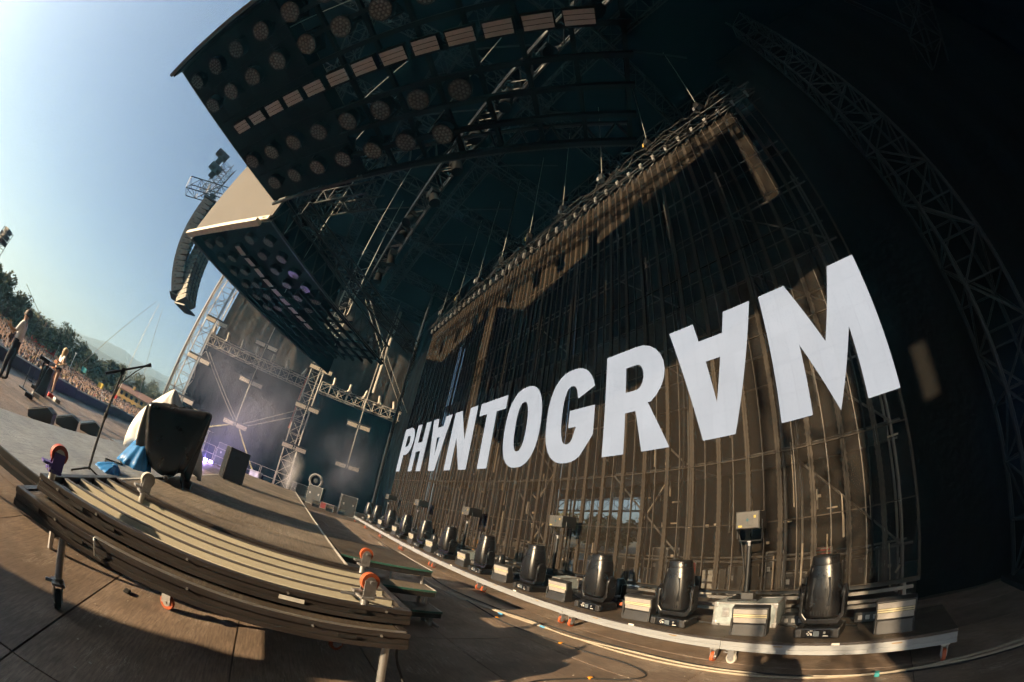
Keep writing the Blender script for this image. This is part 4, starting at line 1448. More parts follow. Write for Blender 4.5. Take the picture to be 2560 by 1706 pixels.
arr_grey = mat('speaker_grey', (0.07, 0.068, 0.066), 0.6, 0, 0.2, 3)
arr_sunlit = mat('speaker_sunlit', (0.20, 0.175, 0.14), 0.6, 0, 0.2, 3)  # sunlight on the second array, put into a lighter, warmer colour
line_array('long curved line array of grey speaker boxes flown against the sky', (24.6, 14.0, 16.2), 17, 1.35, 0.85, 0.46, R(10), 2, 34, arr_grey)
line_array('second line array hanging just behind, its side sunlit', (25.9, 12.5, 15.6), 17, 1.35, 0.85, 0.45, R(-28), 2, 32, arr_sunlit)
tw = truss('speaker_truss', 'black truss frame above the line arrays against the sky', (24.2, 16.0, 16.6), (24.8, 12.6, 17.6), 1.1, black_metal, r=0.04, bays=4)
for k, (dx, dy, z) in enumerate(((24.0, 14.9, 19.0), (23.8, 15.2, 20.3))):
    t = thing('followspot', 'grey searchlight on the frame above the arrays, %s one' % ('lower', 'upper')[k], 'spot light', (dx, dy, z), R(30))
    MB().tube((0, -0.5, 0), (0, 0.6, 0), 0.36, 14).build('barrel', arr_grey, t, True)
    MB().bb(-0.5, 0.5, -0.3, 0.2, -0.65, -0.5).bb(-0.5, -0.42, -0.1, 0.1, -0.6, 0.1).bb(0.42, 0.5, -0.1, 0.1, -0.6, 0.1).build('yoke', arr_grey, t)
    MB().tube((0, 0.6, 0), (0, 0.66, 0), 0.33, 14).build('lens', lens_m, t, True)
truss('speaker_truss', 'slim lattice mast behind the frame above the arrays', (25.6, 15.0, 17.4), (25.6, 15.0, 21.0), 0.9, black_metal, r=0.03, bays=10)
cable('stay_rope', 'thin stay rope falling from the array to the stage, left one', [(24.0, 12.2, 7.6), (19.5, 11.6, 3.2), (17.6, 11.2, 1.6)], 0.012, gm, 'rope', 'stay ropes under the array')
cable('stay_rope', 'thin stay rope falling from the array to the stage, middle one', [(24.2, 12.0, 7.6), (22.2, 10.9, 1.2)], 0.012, gm, 'rope', 'stay ropes under the array')
cable('stay_rope', 'thin stay rope falling from the array to the stage, right one', [(24.6, 11.8, 7.6), (24.6, 10.4, 1.2)], 0.012, gm, 'rope', 'stay ropes under the array')

# ---------------------------------------------------------------- light ladders in the far wing
pan_white = mat('panel_pale', (0.50, 0.44, 0.36), 0.5, 0, 0.08, 4)
for c, (y, nm, zs) in enumerate(((8.35, 'by the sky', (3.1, 6.1, 9.1)), (4.05, 'in the middle of the wing', (3.05, 6.2, 9.1)), (-0.45, 'in front of the mast', (3.1, 6.1, 9.15)), (-4.48, 'beside the screen', (3.1, 6.2)))):
    t = thing('light_ladder', 'hanging bar with pairs of pale panels, the one %s' % nm, 'light bar', (26.9, y, 0), 0, 'light ladders in the far wing')
    MB().tube((0, 0, zs[0] - 0.15), (0, 0, 17.0), 0.035, 8).build('hanger', mast_alu, t, True)
    for z in zs:
        f = MB().bb(-0.06, 0.06, -0.95, 0.95, z + 0.14, z + 0.24).bb(-0.02, 0.1, -0.9, -0.1, z - 0.19, z + 0.13).bb(-0.02, 0.1, 0.1, 0.9, z - 0.19, z + 0.13).build('lamp_housing', black_paint, t, bevel=0.01)
        MB().bb(-0.035, -0.021, -0.88, -0.12, z - 0.17, z + 0.11).bb(-0.035, -0.021, 0.12, 0.88, z - 0.17, z + 0.11).build('diffuser', pan_white, f)
# small fixtures clamped on the far trusses
fx = MB().bb(-0.1, 0.1, -0.12, 0.12, 0.0, 0.1).tube((0, 0, 0.1), (0, 0, 0.5), 0.11, 10, 0.09).mesh('body', mat('fixture_pale', (0.34, 0.31, 0.27), 0.45, 0.3), True)
fb = MB().bb(-0.17, 0.17, -0.03, 0.03, 0.05, 0.12).mesh('yoke', black_metal)
random.seed(9)
for k in range(14):
    y = 8.4 - k * 1.28
    if abs(y + 0.3) < 0.7:
        continue
    t = thing('spot_light', 'small upright spot light clamped on the far wing truss, %s from the sky side' % (ORD[k] if k else 'first'), 'spot light', (27.75, y, 8.5 if y < 0 else 8.3), random.uniform(-1, 1), 'spots on the far wing truss')
    inst('body', fx, t, (0, 0, 0.06), (random.uniform(-.3, .3), random.uniform(-.3, .3), 0), (1.2, 1.2, 1.3))
    inst('yoke', fb, t)

# ---------------------------------------------------------------- far side of the stage: cases, racks, smoke machine
def rack(label, x, y, w, d_, h, m_, rz=0.0, cat='flight case'):
    return flight_case('flight_case', label, (x, y, 0), (w, d_, h), rz, m_, alu_dull, 'cases in the far wing', cat, h > 0.5)


rack('black case row in the far wing beside the smoke', 24.2, -1.4, 1.2, 0.7, 0.9, case_dark, 0.2)
rack('dark case with red front in the far wing', 21.8, -3.1, 0.8, 0.5, 0.35, mat('case_redfront', (0.14, 0.016, 0.014), 0.5), 1.3)
rack('black rack left of the red case', 23.0, -2.4, 0.9, 0.7, 1.1, case_dark, 1.2)
rack('black rack right of the red case', 21.2, -4.1, 0.9, 0.7, 1.15, case_dark, 1.5)
rack('tall black rack against the far drape', 27.2, 6.3, 1.6, 0.8, 1.9, case_dark, 1.4)
rack('black rack beside the tall one', 27.2, 3.9, 1.5, 0.8, 1.5, case_dark, 1.6)
rack('low pale box at the foot of the mast', 27.0, 1.6, 0.7, 0.6, 0.6, mat('case_pale2', (0.4, 0.4, 0.42), 0.5), 1.2)
t = thing('cable_reel', 'round pale cable reel standing on a case in the far wing', 'cable reel', (25.0, -2.4, 0.95), 1.2)
for y in (-0.1, 0.1):
    ring = [Vector((0.42 * math.cos(a), y, 0.45 + 0.42 * math.sin(a))) for a in [2 * math.pi * i / 20 for i in range(21)]]
    MB().path(ring, 0.06, 6).build('rim', strobe_white, t, True)
MB().tube((0, -0.1, 0.45), (0, 0.1, 0.45), 0.14, 12).build('drum', case_dark, t)
MB().bb(-0.3, 0.3, -0.15, 0.15, -0.94, 0.03).build('stand', case_dark, t)
for k, (x, y) in enumerate(((20.9, -1.5), (20.8, -2.3), (20.7, -3.05), (20.9, -3.8))):
    o = copy_tree(sb)
    o.location = (x, y, 0.02)
    o.rotation_euler = (0, 0, R(100))
    tag(o, 'strobe panel facing us at the far end of the floor, %s from the left' % ('first', 'second', 'third', 'fourth')[k], 'strobe light', 'strobes at the far floor')
t = thing('barrier', 'row of steel handrail frames at the far wing floor', 'barrier', (26.2, 0, 0))
for k in range(7):
    y = 6.8 - k * 1.1
    MB().path([(0, y, 0), (0, y, 1.1), (0, y - 1.0, 1.1), (0, y - 1.0, 0)], 0.025, 6).build('frame', mast_alu, t)
    MB().tube((0, y, 0.55), (0, y - 1.0, 0.55), 0.018, 6).build('rail', mast_alu, t)
for k, (y, dx) in enumerate(((4.75, 0), (4.4, 0.1), (3.0, 0), (2.7, 0.1))):
    t = thing('floor_lamp', 'glowing violet LED floor lamp in the far wing, %s from the left' % ('first', 'second', 'third', 'fourth')[k], 'lamp', (24.5 + dx, y, 0), 0, 'violet floor lamps')
    MB().bb(-0.15, 0.15, -0.16, 0.16, 0, 0.22).build('housing', case_dark, t, bevel=0.01)
    MB().bb(-0.155, -0.151, -0.12, 0.12, 0.05, 0.19).build('lens', emit('violet_glow', (0.52, 0.36, 1.0), 12.0), t)
    if k in (0, 2):
        vl_ = bpy.data.lights.new('violet_light', 'POINT')
        vl_.energy = 45
        vl_.color = (0.5, 0.34, 1.0)
        vl_.shadow_soft_size = 0.1
        vo_ = bpy.data.objects.new('violet_light', vl_)
        COL.objects.link(vo_)
        vo_.parent = t
        vo_.location = (-0.35, 0, 0.35)

# ---------------------------------------------------------------- microphone stand
t = thing('microphone_stand', 'tall black boom microphone stand on the grey riser', 'microphone stand', (3.92, 1.97, 0.5), 0.4)
for a in (0.3, 2.4, 4.5):
    MB().tube((0, 0, 0.08), (0.24 * math.cos(a), 0.24 * math.sin(a), 0.01), 0.010, 8).build('leg', black_metal, t, True)
MB().tube((0, 0, 0.06), (0, 0, 0.62), 0.014, 10).tube((0, 0, 0.60), (0, 0, 0.66), 0.022, 10).build('lower_tube', black_metal, t, True)
MB().tube((0, 0, 0.6), (0, 0, 1.10), 0.010, 10).build('upper_tube', black_metal, t, True)
MB().tube((-0.03, 0, 1.10), (0.03, 0, 1.10), 0.026, 10).box((0, 0, 1.125), (0.04, 0.04, 0.05)).build('clutch', black_metal, t)
bm_d = Vector((0.06, -0.30, 0.24))
rotm = Matrix.Rotation(-0.4, 3, 'Z')
bd0, bd1 = rotm @ Vector((-0.10, 0.14, -0.13)), rotm @ Vector((0.14, -0.16, 0.16))
c_ = Vector((0, 0, 1.13))
MB().tube(c_ + bd0, c_ + bd1, 0.011, 8).tube(c_ + bd0, c_ + bd0 * 0.35, 0.017, 8).build('boom', black_metal, t, True)
MB().tube(c_ + bd1, c_ + bd1 * 1.25, 0.012, 10, 0.024).build('microphone_clip', black_plastic, t, True)
MB().path([c_ + bd1, c_ + bd1 * 0.6 + Vector((0, 0, -.05)), c_ + Vector((0.03, -.03, -0.12)), c_ + Vector((0.02, -0.02, -0.22)), c_ + Vector((0, 0.02, -0.5))], 0.006, 6).build('cable', rubber, t, True)

# ---------------------------------------------------------------- tarped instruments


def sheet(rings, m_, name, parent, crumple=0.01, seed=1):
    """Tarpaulin thrown over a shape: pleated rings from hem to crown, creased rather than smooth."""
    random.seed(seed)
    n = len(rings[0])
    R_ = [[p + Vector((random.uniform(-1, 1), random.uniform(-1, 1), random.uniform(-.7, .7))) * crumple for p in r_] for r_ in rings]
    b_ = MB()
    b_.loft(R_, False)
    c = sum(R_[-1], Vector()) / n
    b_.add(R_[-1] + [c], [(k, (k + 1) % n, n) for k in range(n)])
    o = b_.build1(name, m_, parent)
    bm = bmesh.new()
    bm.from_mesh(o.data)
    bmesh.ops.remove_doubles(bm, verts=bm.verts, dist=0.0005)
    bm.to_mesh(o.data)
    bm.free()
    o.data.polygons.foreach_set('use_smooth', [True] * len(o.data.polygons))
    s1 = o.modifiers.new('sub', 'SUBSURF')
    s1.levels = s1.render_levels = 1
    so = o.modifiers.new('thick', 'SOLIDIFY')
    so.thickness = 0.005
    return o


def out_y(s_, ry, f, sq):
    return ry * f * math.copysign(abs(s_) ** (2 / sq), s_)


def blob(cx, cy, rx, ry, z, sq=3.0, pleat=0.0, lift=0.0, ph=0.0, n=44, tilt=0.0):
    """One ring: squared oval, corners lifted, pleats swinging in and out."""
    out = []
    for i in range(n):
        a = 2 * math.pi * i / n
        c, s_ = math.cos(a), math.sin(a)
        f = 1 + pleat * (math.sin(i * 1.43 + ph) * 0.6 + math.sin(i * 2.9 + 2.1 * ph) * 0.4 + 0.5 * math.sin(i * 0.61 + ph))
        cor = (abs(math.sin(2 * a)) ** 2)
        out.append(Vector((cx + rx * f * math.copysign(abs(c) ** (2 / sq), c), cy + ry * f * math.copysign(abs(s_) ** (2 / sq), s_), z + lift * (cor - 0.4) - tilt * (out_y(s_, ry, f, sq)))))
    return out


tarp_white = mat('white_tarp', (0.74, 0.73, 0.70), 0.5, 0, 0.06, 3, bump=0.4, bscale=9)
tarp_black = mat('black_tarp', (0.008, 0.008, 0.009), 0.30, 0, 0.3, 3, bump=0.5, bscale=9)
tarp_blue = mat('blue_tarp', (0.02, 0.16, 0.42), 0.45, 0, 0.15, 3, bump=0.2)
kit = thing('covered_instruments', 'instruments on the riser under white, black and blue tarpaulins', 'tarpaulin', (5.45, 1.66, 0.65), R(18))
sheet([blob(0.46, 0.0, 0.40, 0.62, 0.14, 2.4, 0.10, 0.10, 1.0), blob(0.45, 0.02, 0.41, 0.62, 0.40, 2.8, 0.06, 0.05, 1.2), blob(0.42, 0.05, 0.36, 0.52, 0.66, 2.6, 0.05, 0.03, 1.5), blob(0.36, 0.10, 0.25, 0.34, 0.86, 2.2, 0.07, 0.0, 1.7), blob(0.31, 0.15, 0.12, 0.15, 1.05, 2.0, 0.10, 0.0, 1.9), blob(0.29, 0.17, 0.02, 0.02, 1.19, 2.0)], tarp_white, 'white_cover', kit, 0.012, 4)
sheet([blob(-0.12, -0.02, 0.22, 0.38, 0.12, 3.0, 0.16, 0.14, 0.4), blob(-0.12, -0.02, 0.26, 0.42, 0.33, 4, 0.09, 0.06, 0.6, tilt=0.06), blob(-0.12, -0.01, 0.28, 0.44, 0.58, 6, 0.05, 0.0, 0.8, tilt=0.14), blob(-0.12, 0.0, 0.30, 0.46, 0.84, 9, 0.02, 0.05, 1.0, tilt=0.25), blob(-0.12, 0.0, 0.30, 0.46, 0.94, 9, 0.0, 0.03, 1.0, tilt=0.28), blob(-0.12, 0.0, 0.26, 0.41, 0.965, 7, 0.0, 0.02, 1.0, tilt=0.28), blob(-0.12, 0.0, 0.12, 0.2, 0.985, 3, 0.05, 0.0, 1.0, tilt=0.28)], tarp_black, 'black_cover', kit, 0.022, 8)
sheet([blob(-0.14, 0.36, 0.32, 0.24, 0.0, 2.6, 0.12, 0.0, 0.2), blob(-0.10, 0.33, 0.27, 0.18, 0.18, 2.4, 0.10, 0.0, 0.5), blob(-0.03, 0.29, 0.22, 0.14, 0.36, 2.4, 0.08, 0.0, 0.7), blob(0.02, 0.25, 0.12, 0.08, 0.46, 2)], tarp_blue, 'blue_cover', kit, 0.014, 5)
sheet([blob(-0.45, 0.66, 0.32, 0.16, -0.147, 2.2, 0.15, 0.0, 0.3), blob(-0.40, 0.64, 0.22, 0.1, -0.10, 2.2, 0.12), blob(-0.34, 0.60, 0.10, 0.04, -0.08, 2)], tarp_blue, 'blue_cover', kit, 0.012, 15)
m_ = MB()
for sx, sy in ((-0.32, -0.36), (-0.32, 0.2), (0.1, -0.36)):
    m_.tube((sx, sy, 0), (sx * 0.8, sy * 0.8, 0.3), 0.02, 8)
m_.build('stand_leg', black_metal, kit)
MB().box((-0.25, -0.1, 0.06), (0.5, 0.06, 0.05)).box((0.02, -0.42, 0.05), (0.4, 0.12, 0.09)).build('pedal_board', case_dark, kit, bevel=0.006)

t = thing('speaker_cabinet', 'black upright speaker cabinet on the brown riser', 'loudspeaker', (9.75, 1.15, 0.65), R(20))
MB().bb(-0.25, 0.25, -0.27, 0.27, 0.02, 0.80).build('cabinet', black_paint, t, bevel=0.015)
MB().bb(-0.22, 0.22, 0.27, 0.282, 0.05, 0.77).build('grille', black_metal, t)
MB().box((-0.252, 0.05, 0.6), (0.012, 0.12, 0.05)).build('handle', deck_groove, t)
for sx in (-0.2, 0.2):
    for sy in (-0.2, 0.2):
        MB().tube((sx, sy, 0), (sx, sy, 0.022), 0.025, 8).build('foot', rubber, t)

# wedges and low gear beyond the grey riser
for k, (x, y, w) in enumerate(((7.6, 5.35, 0.55), (8.9, 5.45, 0.5), (10.4, 5.6, 0.5))):
    t = thing('stage_monitor', 'black wedge monitor on the sunny stage floor, %s from the left' % ('first', 'second', 'third')[k], 'loudspeaker', (x, y, 0), R(25 + k * 4), 'wedges on the stage floor')
    MB().prism([(-0.28, 0), (0.26, 0), (0.30, 0.12), (-0.10, 0.36), (-0.28, 0.30)], lambda p, d: Vector((d, p[0], p[1])), -w / 2, w / 2).build('cabinet', black_paint, t, bevel=0.012)
    MB().add([(-w / 2 + .03, 0.285, 0.14), (w / 2 - .03, 0.285, 0.14), (w / 2 - .03, -0.07, 0.357), (-w / 2 + .03, -0.07, 0.357), (-w / 2 + .03, 0.292, 0.147), (w / 2 - .03, 0.292, 0.147), (w / 2 - .03, -0.063, 0.364), (-w / 2 + .03, -0.063, 0.364)],
             [(0, 1, 2, 3), (4, 5, 6, 7), (0, 1, 5, 4), (1, 2, 6, 5), (2, 3, 7, 6), (3, 0, 4, 7)]).build('grille', black_metal, t)
t = thing('low_table', 'pale low platform box beyond the riser beside the tarps', 'stage deck', (10.6, 3.9, 0), R(4))
MB().bb(-1.6, 1.6, -0.4, 0.4, 0.28, 0.36).build('top', alu_dull, t, bevel=0.006)
MB().bb(-1.55, 1.55, -0.38, 0.38, 0.0, 0.27).build('skirt', mat('skirt_grey', (0.20, 0.20, 0.20), 0.6), t)
m_ = MB()
for x in (-0.2, 0.15, 0.5):
    m_.bb(x, x + 0.25, -0.386, -0.381, 0.08, 0.2)
m_.build('opening', deck_groove, t)
cable('floor_cable', 'black cable heap lying on the riser by the tarps', [(5.0, 2.3, .512), (5.3, 2.45, .515), (5.6, 2.3, .512), (5.9, 2.5, .515), (6.4, 2.4, .512)], 0.012, rubber, 'cable')

# subwoofers and monitors along the front edge of the stage
for k in range(12):
    x = 9.5 + k * 2.3
    y = 11.2
    t = thing('subwoofer', 'black speaker at the front edge of the stage, %s from the left' % (ORD[k] if k else 'first'), 'loudspeaker', (x, y, 0), 0, 'speakers along the front edge')
    MB().bb(-1.14, 1.14, -0.35, 0.35, 0, 0.42 + 0.06 * (k % 3 == 0)).build('cabinet', black_paint, t, bevel=0.015)
    MB().bb(-1.1, 1.1, 0.35, 0.362, 0.03, 0.40).build('grille', black_metal, t)
    MB().box((0.2, -0.352, 0.25), (0.2, 0.012, 0.08)).build('connector_plate', deck_groove, t)

# floor cables in front of the light riser
random.seed(4)
cable_tan = mat('tan_cable', (0.36, 0.31, 0.24), 0.6)


def fcable(label, pts, r, m_, name='floor_cable'):
    out = []
    P = [Vector(p) for p in pts]
    for i in range(len(P) - 1):
        p0, p1, p2, p3 = P[max(i - 1, 0)], P[i], P[i + 1], P[min(i + 2, len(P) - 1)]
        for k in range(8):
            u = k / 8
            out.append(0.5 * ((2 * p1) + (p2 - p0) * u + (2 * p0 - 5 * p1 + 4 * p2 - p3) * u * u + (3 * p1 - p0 - 3 * p2 + p3) * u ** 3))
    out.append(P[-1])
    o = MB().path(out, r, 6).build(name, m_, None, True)
    return tag(o, label, 'cable', 'cables on the stage floor')


fcable('tan cable along the front of the light riser, outermost', [(-2.4, -4.15, .012), (-1.2, -4.05, .012), (-0.3, -4.0, .014), (0.8, -3.86, .012), (1.6, -3.80, .012), (2.6, -3.74, .012), (3.6, -3.72, .014), (4.4, -3.62, .012), (5.2, -3.45, .012), (6.4, -3.2, .012), (8.5, -3.3, .012), (12, -3.6, .012)], 0.012, cable_tan)
fcable('second tan cable twisting beside the first', [(-2.2, -4.3, .012), (-0.9, -4.12, .012), (-0.1, -3.93, .03), (0.9, -3.93, .012), (1.7, -3.88, .012), (2.7, -3.86, .012), (3.5, -3.66, .030), (4.3, -3.72, .012), (5.0, -3.54, .012), (6.2, -3.3, .012)], 0.011, cable_tan)
fcable('black cable lying with the tan cables', [(-2.0, -4.05, .01), (-0.6, -3.98, .01), (0.6, -3.92, .02), (1.5, -3.93, .01), (2.5, -3.93, .01), (3.8, -3.86, .01), (4.6, -3.75, .01), (5.3, -3.62, .01), (6.8, -3.45, .01), (9, -3.7, .01), (14, -3.8, .01)], 0.009, rubber)
fcable('thin black cable looping across the open floor', [(5.6, -3.35, .008), (4.9, -3.3, .008), (4.3, -3.25, .008), (3.6, -3.35, .008), (2.9, -3.42, .008), (2.35, -3.45, .008), (2.0, -3.30, .008), (2.05, -3.05, .008), (2.3, -2.75, .008), (2.45, -2.3, .008), (2.3, -1.9, .008)], 0.009, rubber)
fcable('black cable hanging down from the upturned deck to the floor', [(2.45, -0.98, .70), (2.50, -1.02, .5), (2.55, -1.05, .25), (2.45, -1.1, .05), (2.30, -1.05, .008), (2.1, -1.0, .008), (1.8, -0.9, .008)], 0.010, rubber)
for k, (x, y) in enumerate(((4.55, -3.28), (3.30, -3.38), (2.28, -2.80), (2.10, -1.0))):
    tag(MB().box((x, y, 0.012), (0.035, 0.05, 0.022)).build('cable_tag', mat('orange_tag', (0.75, 0.30, 0.02), 0.6), None, bevel=0.006), 'small orange tag on a black floor cable, %s from the far end' % ('first', 'second', 'third', 'fourth')[k], 'tag', 'orange cable tags')
for k, (x, y) in enumerate(((4.75, -3.48), (4.0, -3.68))):
    tag(MB().box((x, y, 0.016), (0.10, 0.035, 0.026)).build('cable_tape', blue_tape, None, bevel=0.008), ('strip of light blue tape round the floor cables, far one', 'strip of light blue tape round the floor cables, near one')[k], 'tape')
tag(MB().box((-0.1, -3.95, 0.02), (0.05, 0.08, 0.04)).build('cable_tape', mat('teal_tape', (0.04, 0.30, 0.32), 0.6), None, bevel=0.01), 'teal tape binding the cables below the right end of the riser', 'tape')

# litter and flecks on the floor
random.seed(33)
m_ = MB()
for i in range(130):
    x, y = random.uniform(1.2, 5.5), random.uniform(-3.9, 1.6)
    s_ = random.uniform(0.004, 0.012)
    m_.box((x, y, 0.004), (s_, s_ * random.uniform(0.6, 2), 0.004), Matrix.Rotation(random.uniform(0, 3), 3, 'Z'))
tag(m_.build('floor_litter', mat('paper_fleck', (0.5, 0.45, 0.38), 0.8), None), 'pale flecks of litter scattered over the floor boards', 'litter', kind='stuff')
tag(MB().box((3.0, 0.98, 0.012), (0.07, 0.05, 0.02)).build('tape_roll_end', rubber, None, bevel=0.008), 'small black lump of rubber on the sunlit boards', 'litter')
# ---------------------------------------------------------------- people
skin_m = mat('skin', (0.46, 0.28, 0.19), 0.55, 0, 0.08, 6)


def person(name, label, loc, rz, J, cloth, hair_m, hair=None, scale=1.0):
    """One continuous skinned body. J: joint -> (x, y, z, radius, region); facing +Y."""
    E_ = [('pelvis', 'belly'), ('belly', 'chest'), ('chest', 'neck'), ('neck', 'jaw'), ('jaw', 'head'), ('head', 'crown')]
    for s in 'lr':
        E_ += [('pelvis', 'hip' + s), ('hip' + s, 'knee' + s), ('knee' + s, 'ankle' + s), ('ankle' + s, 'toe' + s),
               ('chest', 'sh' + s), ('sh' + s, 'el' + s), ('el' + s, 'wr' + s), ('wr' + s, 'hand' + s)]
    names = list(J)
    me = bpy.data.meshes.new('body')
    me.from_pydata([Vector(J[k][:3]) for k in names], [(names.index(a), names.index(b)) for a, b in E_], [])
    o = bpy.data.objects.new('tmp', me)
    COL.objects.link(o)
    sk = o.modifiers.new('skin', 'SKIN')
    for i, k in enumerate(names):
        r_ = J[k][3]
        me.skin_vertices[0].data[i].radius = r_ if isinstance(r_, tuple) else (r_, r_)
        me.skin_vertices[0].data[i].use_root = k == 'pelvis'
    sk.use_smooth_shade = True
    su = o.modifiers.new('sub', 'SUBSURF')
    su.levels = su.render_levels = 2
    bpy.context.view_layer.update()
    dg = bpy.context.evaluated_depsgraph_get()
    m2 = bpy.data.meshes.new_from_object(o.evaluated_get(dg))
    COL.objects.unlink(o)
    bpy.data.objects.remove(o)
    regs = ['skin', 'top', 'legs', 'shoe']
    m2.materials.clear()
    for r_ in regs:
        m2.materials.append(cloth[r_])
    segs = [(Vector(J[a][:3]), Vector(J[b][:3]), regs.index(J[b][4])) for a, b in E_]
    for p in m2.polygons:
        c = p.center
        best, bi = 9, 0
        for a, b, ri in segs:
            d = b - a
            t_ = max(0, min(1, (c - a).dot(d) / max(d.length_squared, 1e-9)))
            dd = (c - (a + d * t_)).length
            if dd < best:
                best, bi = dd, ri
        p.material_index = bi
        p.use_smooth = True
    t = thing(name, label, 'person', loc, rz)
    t.scale = (scale,) * 3
    body = inst('body', m2, t)
    hc = Vector(J['head'][:3])
    # hair cap and length
    rings = hair or [(0.02, 0.11), (0.10, 0.115), (0.16, 0.09), (0.195, 0.04)]
    L_ = []
    for dz, r_ in rings:
        L_.append([hc + Vector((r_ * math.cos(a), r_ * 1.08 * math.sin(a) - 0.022, dz - 0.06)) for a in [2 * math.pi * i / 12 for i in range(12)]])
    MB().loft(L_).build('hair', hair_m, t, True)
    # nose, ears
    f = MB().box(hc + Vector((0, 0.108, -0.02)), (0.025, 0.035, 0.045), None, (0.5, 0.5)).box(hc + Vector((0.085, 0, -0.01)), (0.02, 0.035, 0.055)).box(hc + Vector((-0.085, 0, -0.01)), (0.02, 0.035, 0.055))
    f.build('face_detail', cloth['skin'], t, bevel=0.006)
    # fingers
    hm = MB()
    for s in 'lr':
        w, h = Vector(J['wr' + s][:3]), Vector(J['hand' + s][:3])
        d = (h - w).normalized()
        side = d.cross(Vector((0.2, 0.5, 1))).normalized()
        up_ = side.cross(d)
        for q in range(4):
            b0 = h + side * (-0.026 + q * 0.0175)
            L1 = (0.05, 0.058, 0.055, 0.042)[q]
            mid_ = b0 + d * L1 * 0.6 - up_ * 0.006
            hm.path([b0 - d * 0.02, mid_, mid_ + d * L1 * 0.35 - up_ * 0.025], 0.009, 6)
        hm.path([w + d * 0.04 + side * -0.03, w + d * 0.08 + side * -0.055, w + d * 0.11 + side * -0.05], 0.010, 6)
    hm.build('fingers', cloth['skin'], t, True)
    return t


def figure(stance=0.16, lean=0.0, arms='down', bare=False, sleeve=True):
    leg = 'legs'
    J = {
        'pelvis': (0, 0, 0.98, (0.15, 0.115), 'legs'), 'belly': (0, lean * 0.3, 1.13, (0.145, 0.105), 'top'), 'chest': (0, lean * 0.6, 1.36, (0.165, 0.115), 'top'),
        'neck': (0, lean, 1.50, 0.06, 'skin'), 'jaw': (0, lean + 0.02, 1.58, 0.062, 'skin'), 'head': (0, lean + 0.02, 1.66, (0.088, 0.1), 'skin'), 'crown': (0, lean + 0.015, 1.735, (0.06, 0.07), 'skin')}
    for s, sx in (('l', -1), ('r', 1)):
        J['hip' + s] = (sx * 0.10, 0, 0.92, 0.105, leg)
        J['knee' + s] = (sx * (0.10 + stance * 0.5), 0.02, 0.50, 0.068, 'skin' if bare else leg)
        J['ankle' + s] = (sx * (0.09 + stance), -0.01, 0.09, 0.045, 'skin' if bare else leg)
        J['toe' + s] = (sx * (0.11 + stance), 0.15, 0.035, (0.045, 0.032), 'shoe')
        J['sh' + s] = (sx * 0.19, lean * 0.7, 1.42, 0.072, 'top')
        if arms == 'guitar':
            if s == 'l':
                J['ell'] = (-0.33, lean * .5 + 0.06, 1.17, 0.045, 'top' if sleeve else 'skin')
                J['wrl'] = (-0.40, lean + 0.28, 1.20, 0.03, 'skin')
                J['handl'] = (-0.40, lean + 0.36, 1.22, (0.04, 0.02), 'skin')
            else:
                J['elr'] = (0.32, lean * .5 + 0.0, 1.14, 0.045, 'top' if sleeve else 'skin')
                J['wrr'] = (0.14, lean + 0.22, 1.05, 0.03, 'skin')
                J['handr'] = (0.07, lean + 0.26, 1.03, (0.04, 0.02), 'skin')
        elif arms == 'camera':
            J['el' + s] = (sx * 0.24, lean * 0.5 + 0.12, 1.18, 0.048, 'top')
            J['wr' + s] = (sx * 0.10, lean + 0.30, 1.36, 0.032, 'skin')
            J['hand' + s] = (sx * 0.06, lean + 0.35, 1.42, (0.04, 0.025), 'skin')
        else:
            J['el' + s] = (sx * 0.28, lean * 0.5, 1.15, 0.046, 'top' if sleeve else 'skin')
            J['wr' + s] = (sx * 0.30, 0.08, 0.92, 0.031, 'skin')
            J['hand' + s] = (sx * 0.30, 0.12, 0.84, (0.04, 0.022), 'skin')
    return J


tee = mat('pale_tee', (0.80, 0.79, 0.76), 0.85, 0, 0.08, 6, bump=0.2)
dark_cloth = mat('dark_trousers', (0.02, 0.022, 0.03), 0.9, 0, 0.2, 6)
hair_dark = mat('dark_hair', (0.03, 0.02, 0.015), 0.6, 0, 0.3, 30)
hair_blond = mat('blond_hair', (0.48, 0.34, 0.17), 0.5, 0, 0.3, 30)
shoe = mat('dark_shoe', (0.015, 0.015, 0.016), 0.6)


def guitar(label, loc, rz, m_, tilt):
    t = thing('electric_guitar', label, 'guitar', loc, rz)
    out = [(-0.02, -0.17), (0.12, -0.19), (0.19, -0.10), (0.17, 0.0), (0.13, 0.06), (0.15, 0.14), (0.10, 0.20), (0.02, 0.17), (-0.04, 0.14), (-0.10, 0.19), (-0.15, 0.13), (-0.12, 0.04), (-0.17, -0.06), (-0.16, -0.15), (-0.10, -0.19)]
    rt = Matrix.Rotation(tilt, 3, 'Y')
    fn = lambda p, d: rt @ Vector((p[1], d, p[0]))
    MB().prism(out, fn, -0.022, 0.022).build('body', m_, t, bevel=0.008)
    MB().bar(rt @ Vector((0.14, 0.03, 0)), rt @ Vector((0.62, 0.03, 0)), 0.05, 0.022).build('neck', mat('maple_neck', (0.40, 0.25, 0.12), 0.4), t)
    MB().bar(rt @ Vector((0.62, 0.025, 0.0)), rt @ Vector((0.78, 0.025, 0.02)), 0.075, 0.018).build('headstock', MATS['maple_neck'], t)
    MB().box(rt @ Vector((0.02, 0.028, 0)), (0.03, 0.012, 0.09), rt).box(rt @ Vector((-0.06, 0.028, 0)), (0.03, 0.012, 0.09), rt).build('pickup', black_plastic, t)
    return t


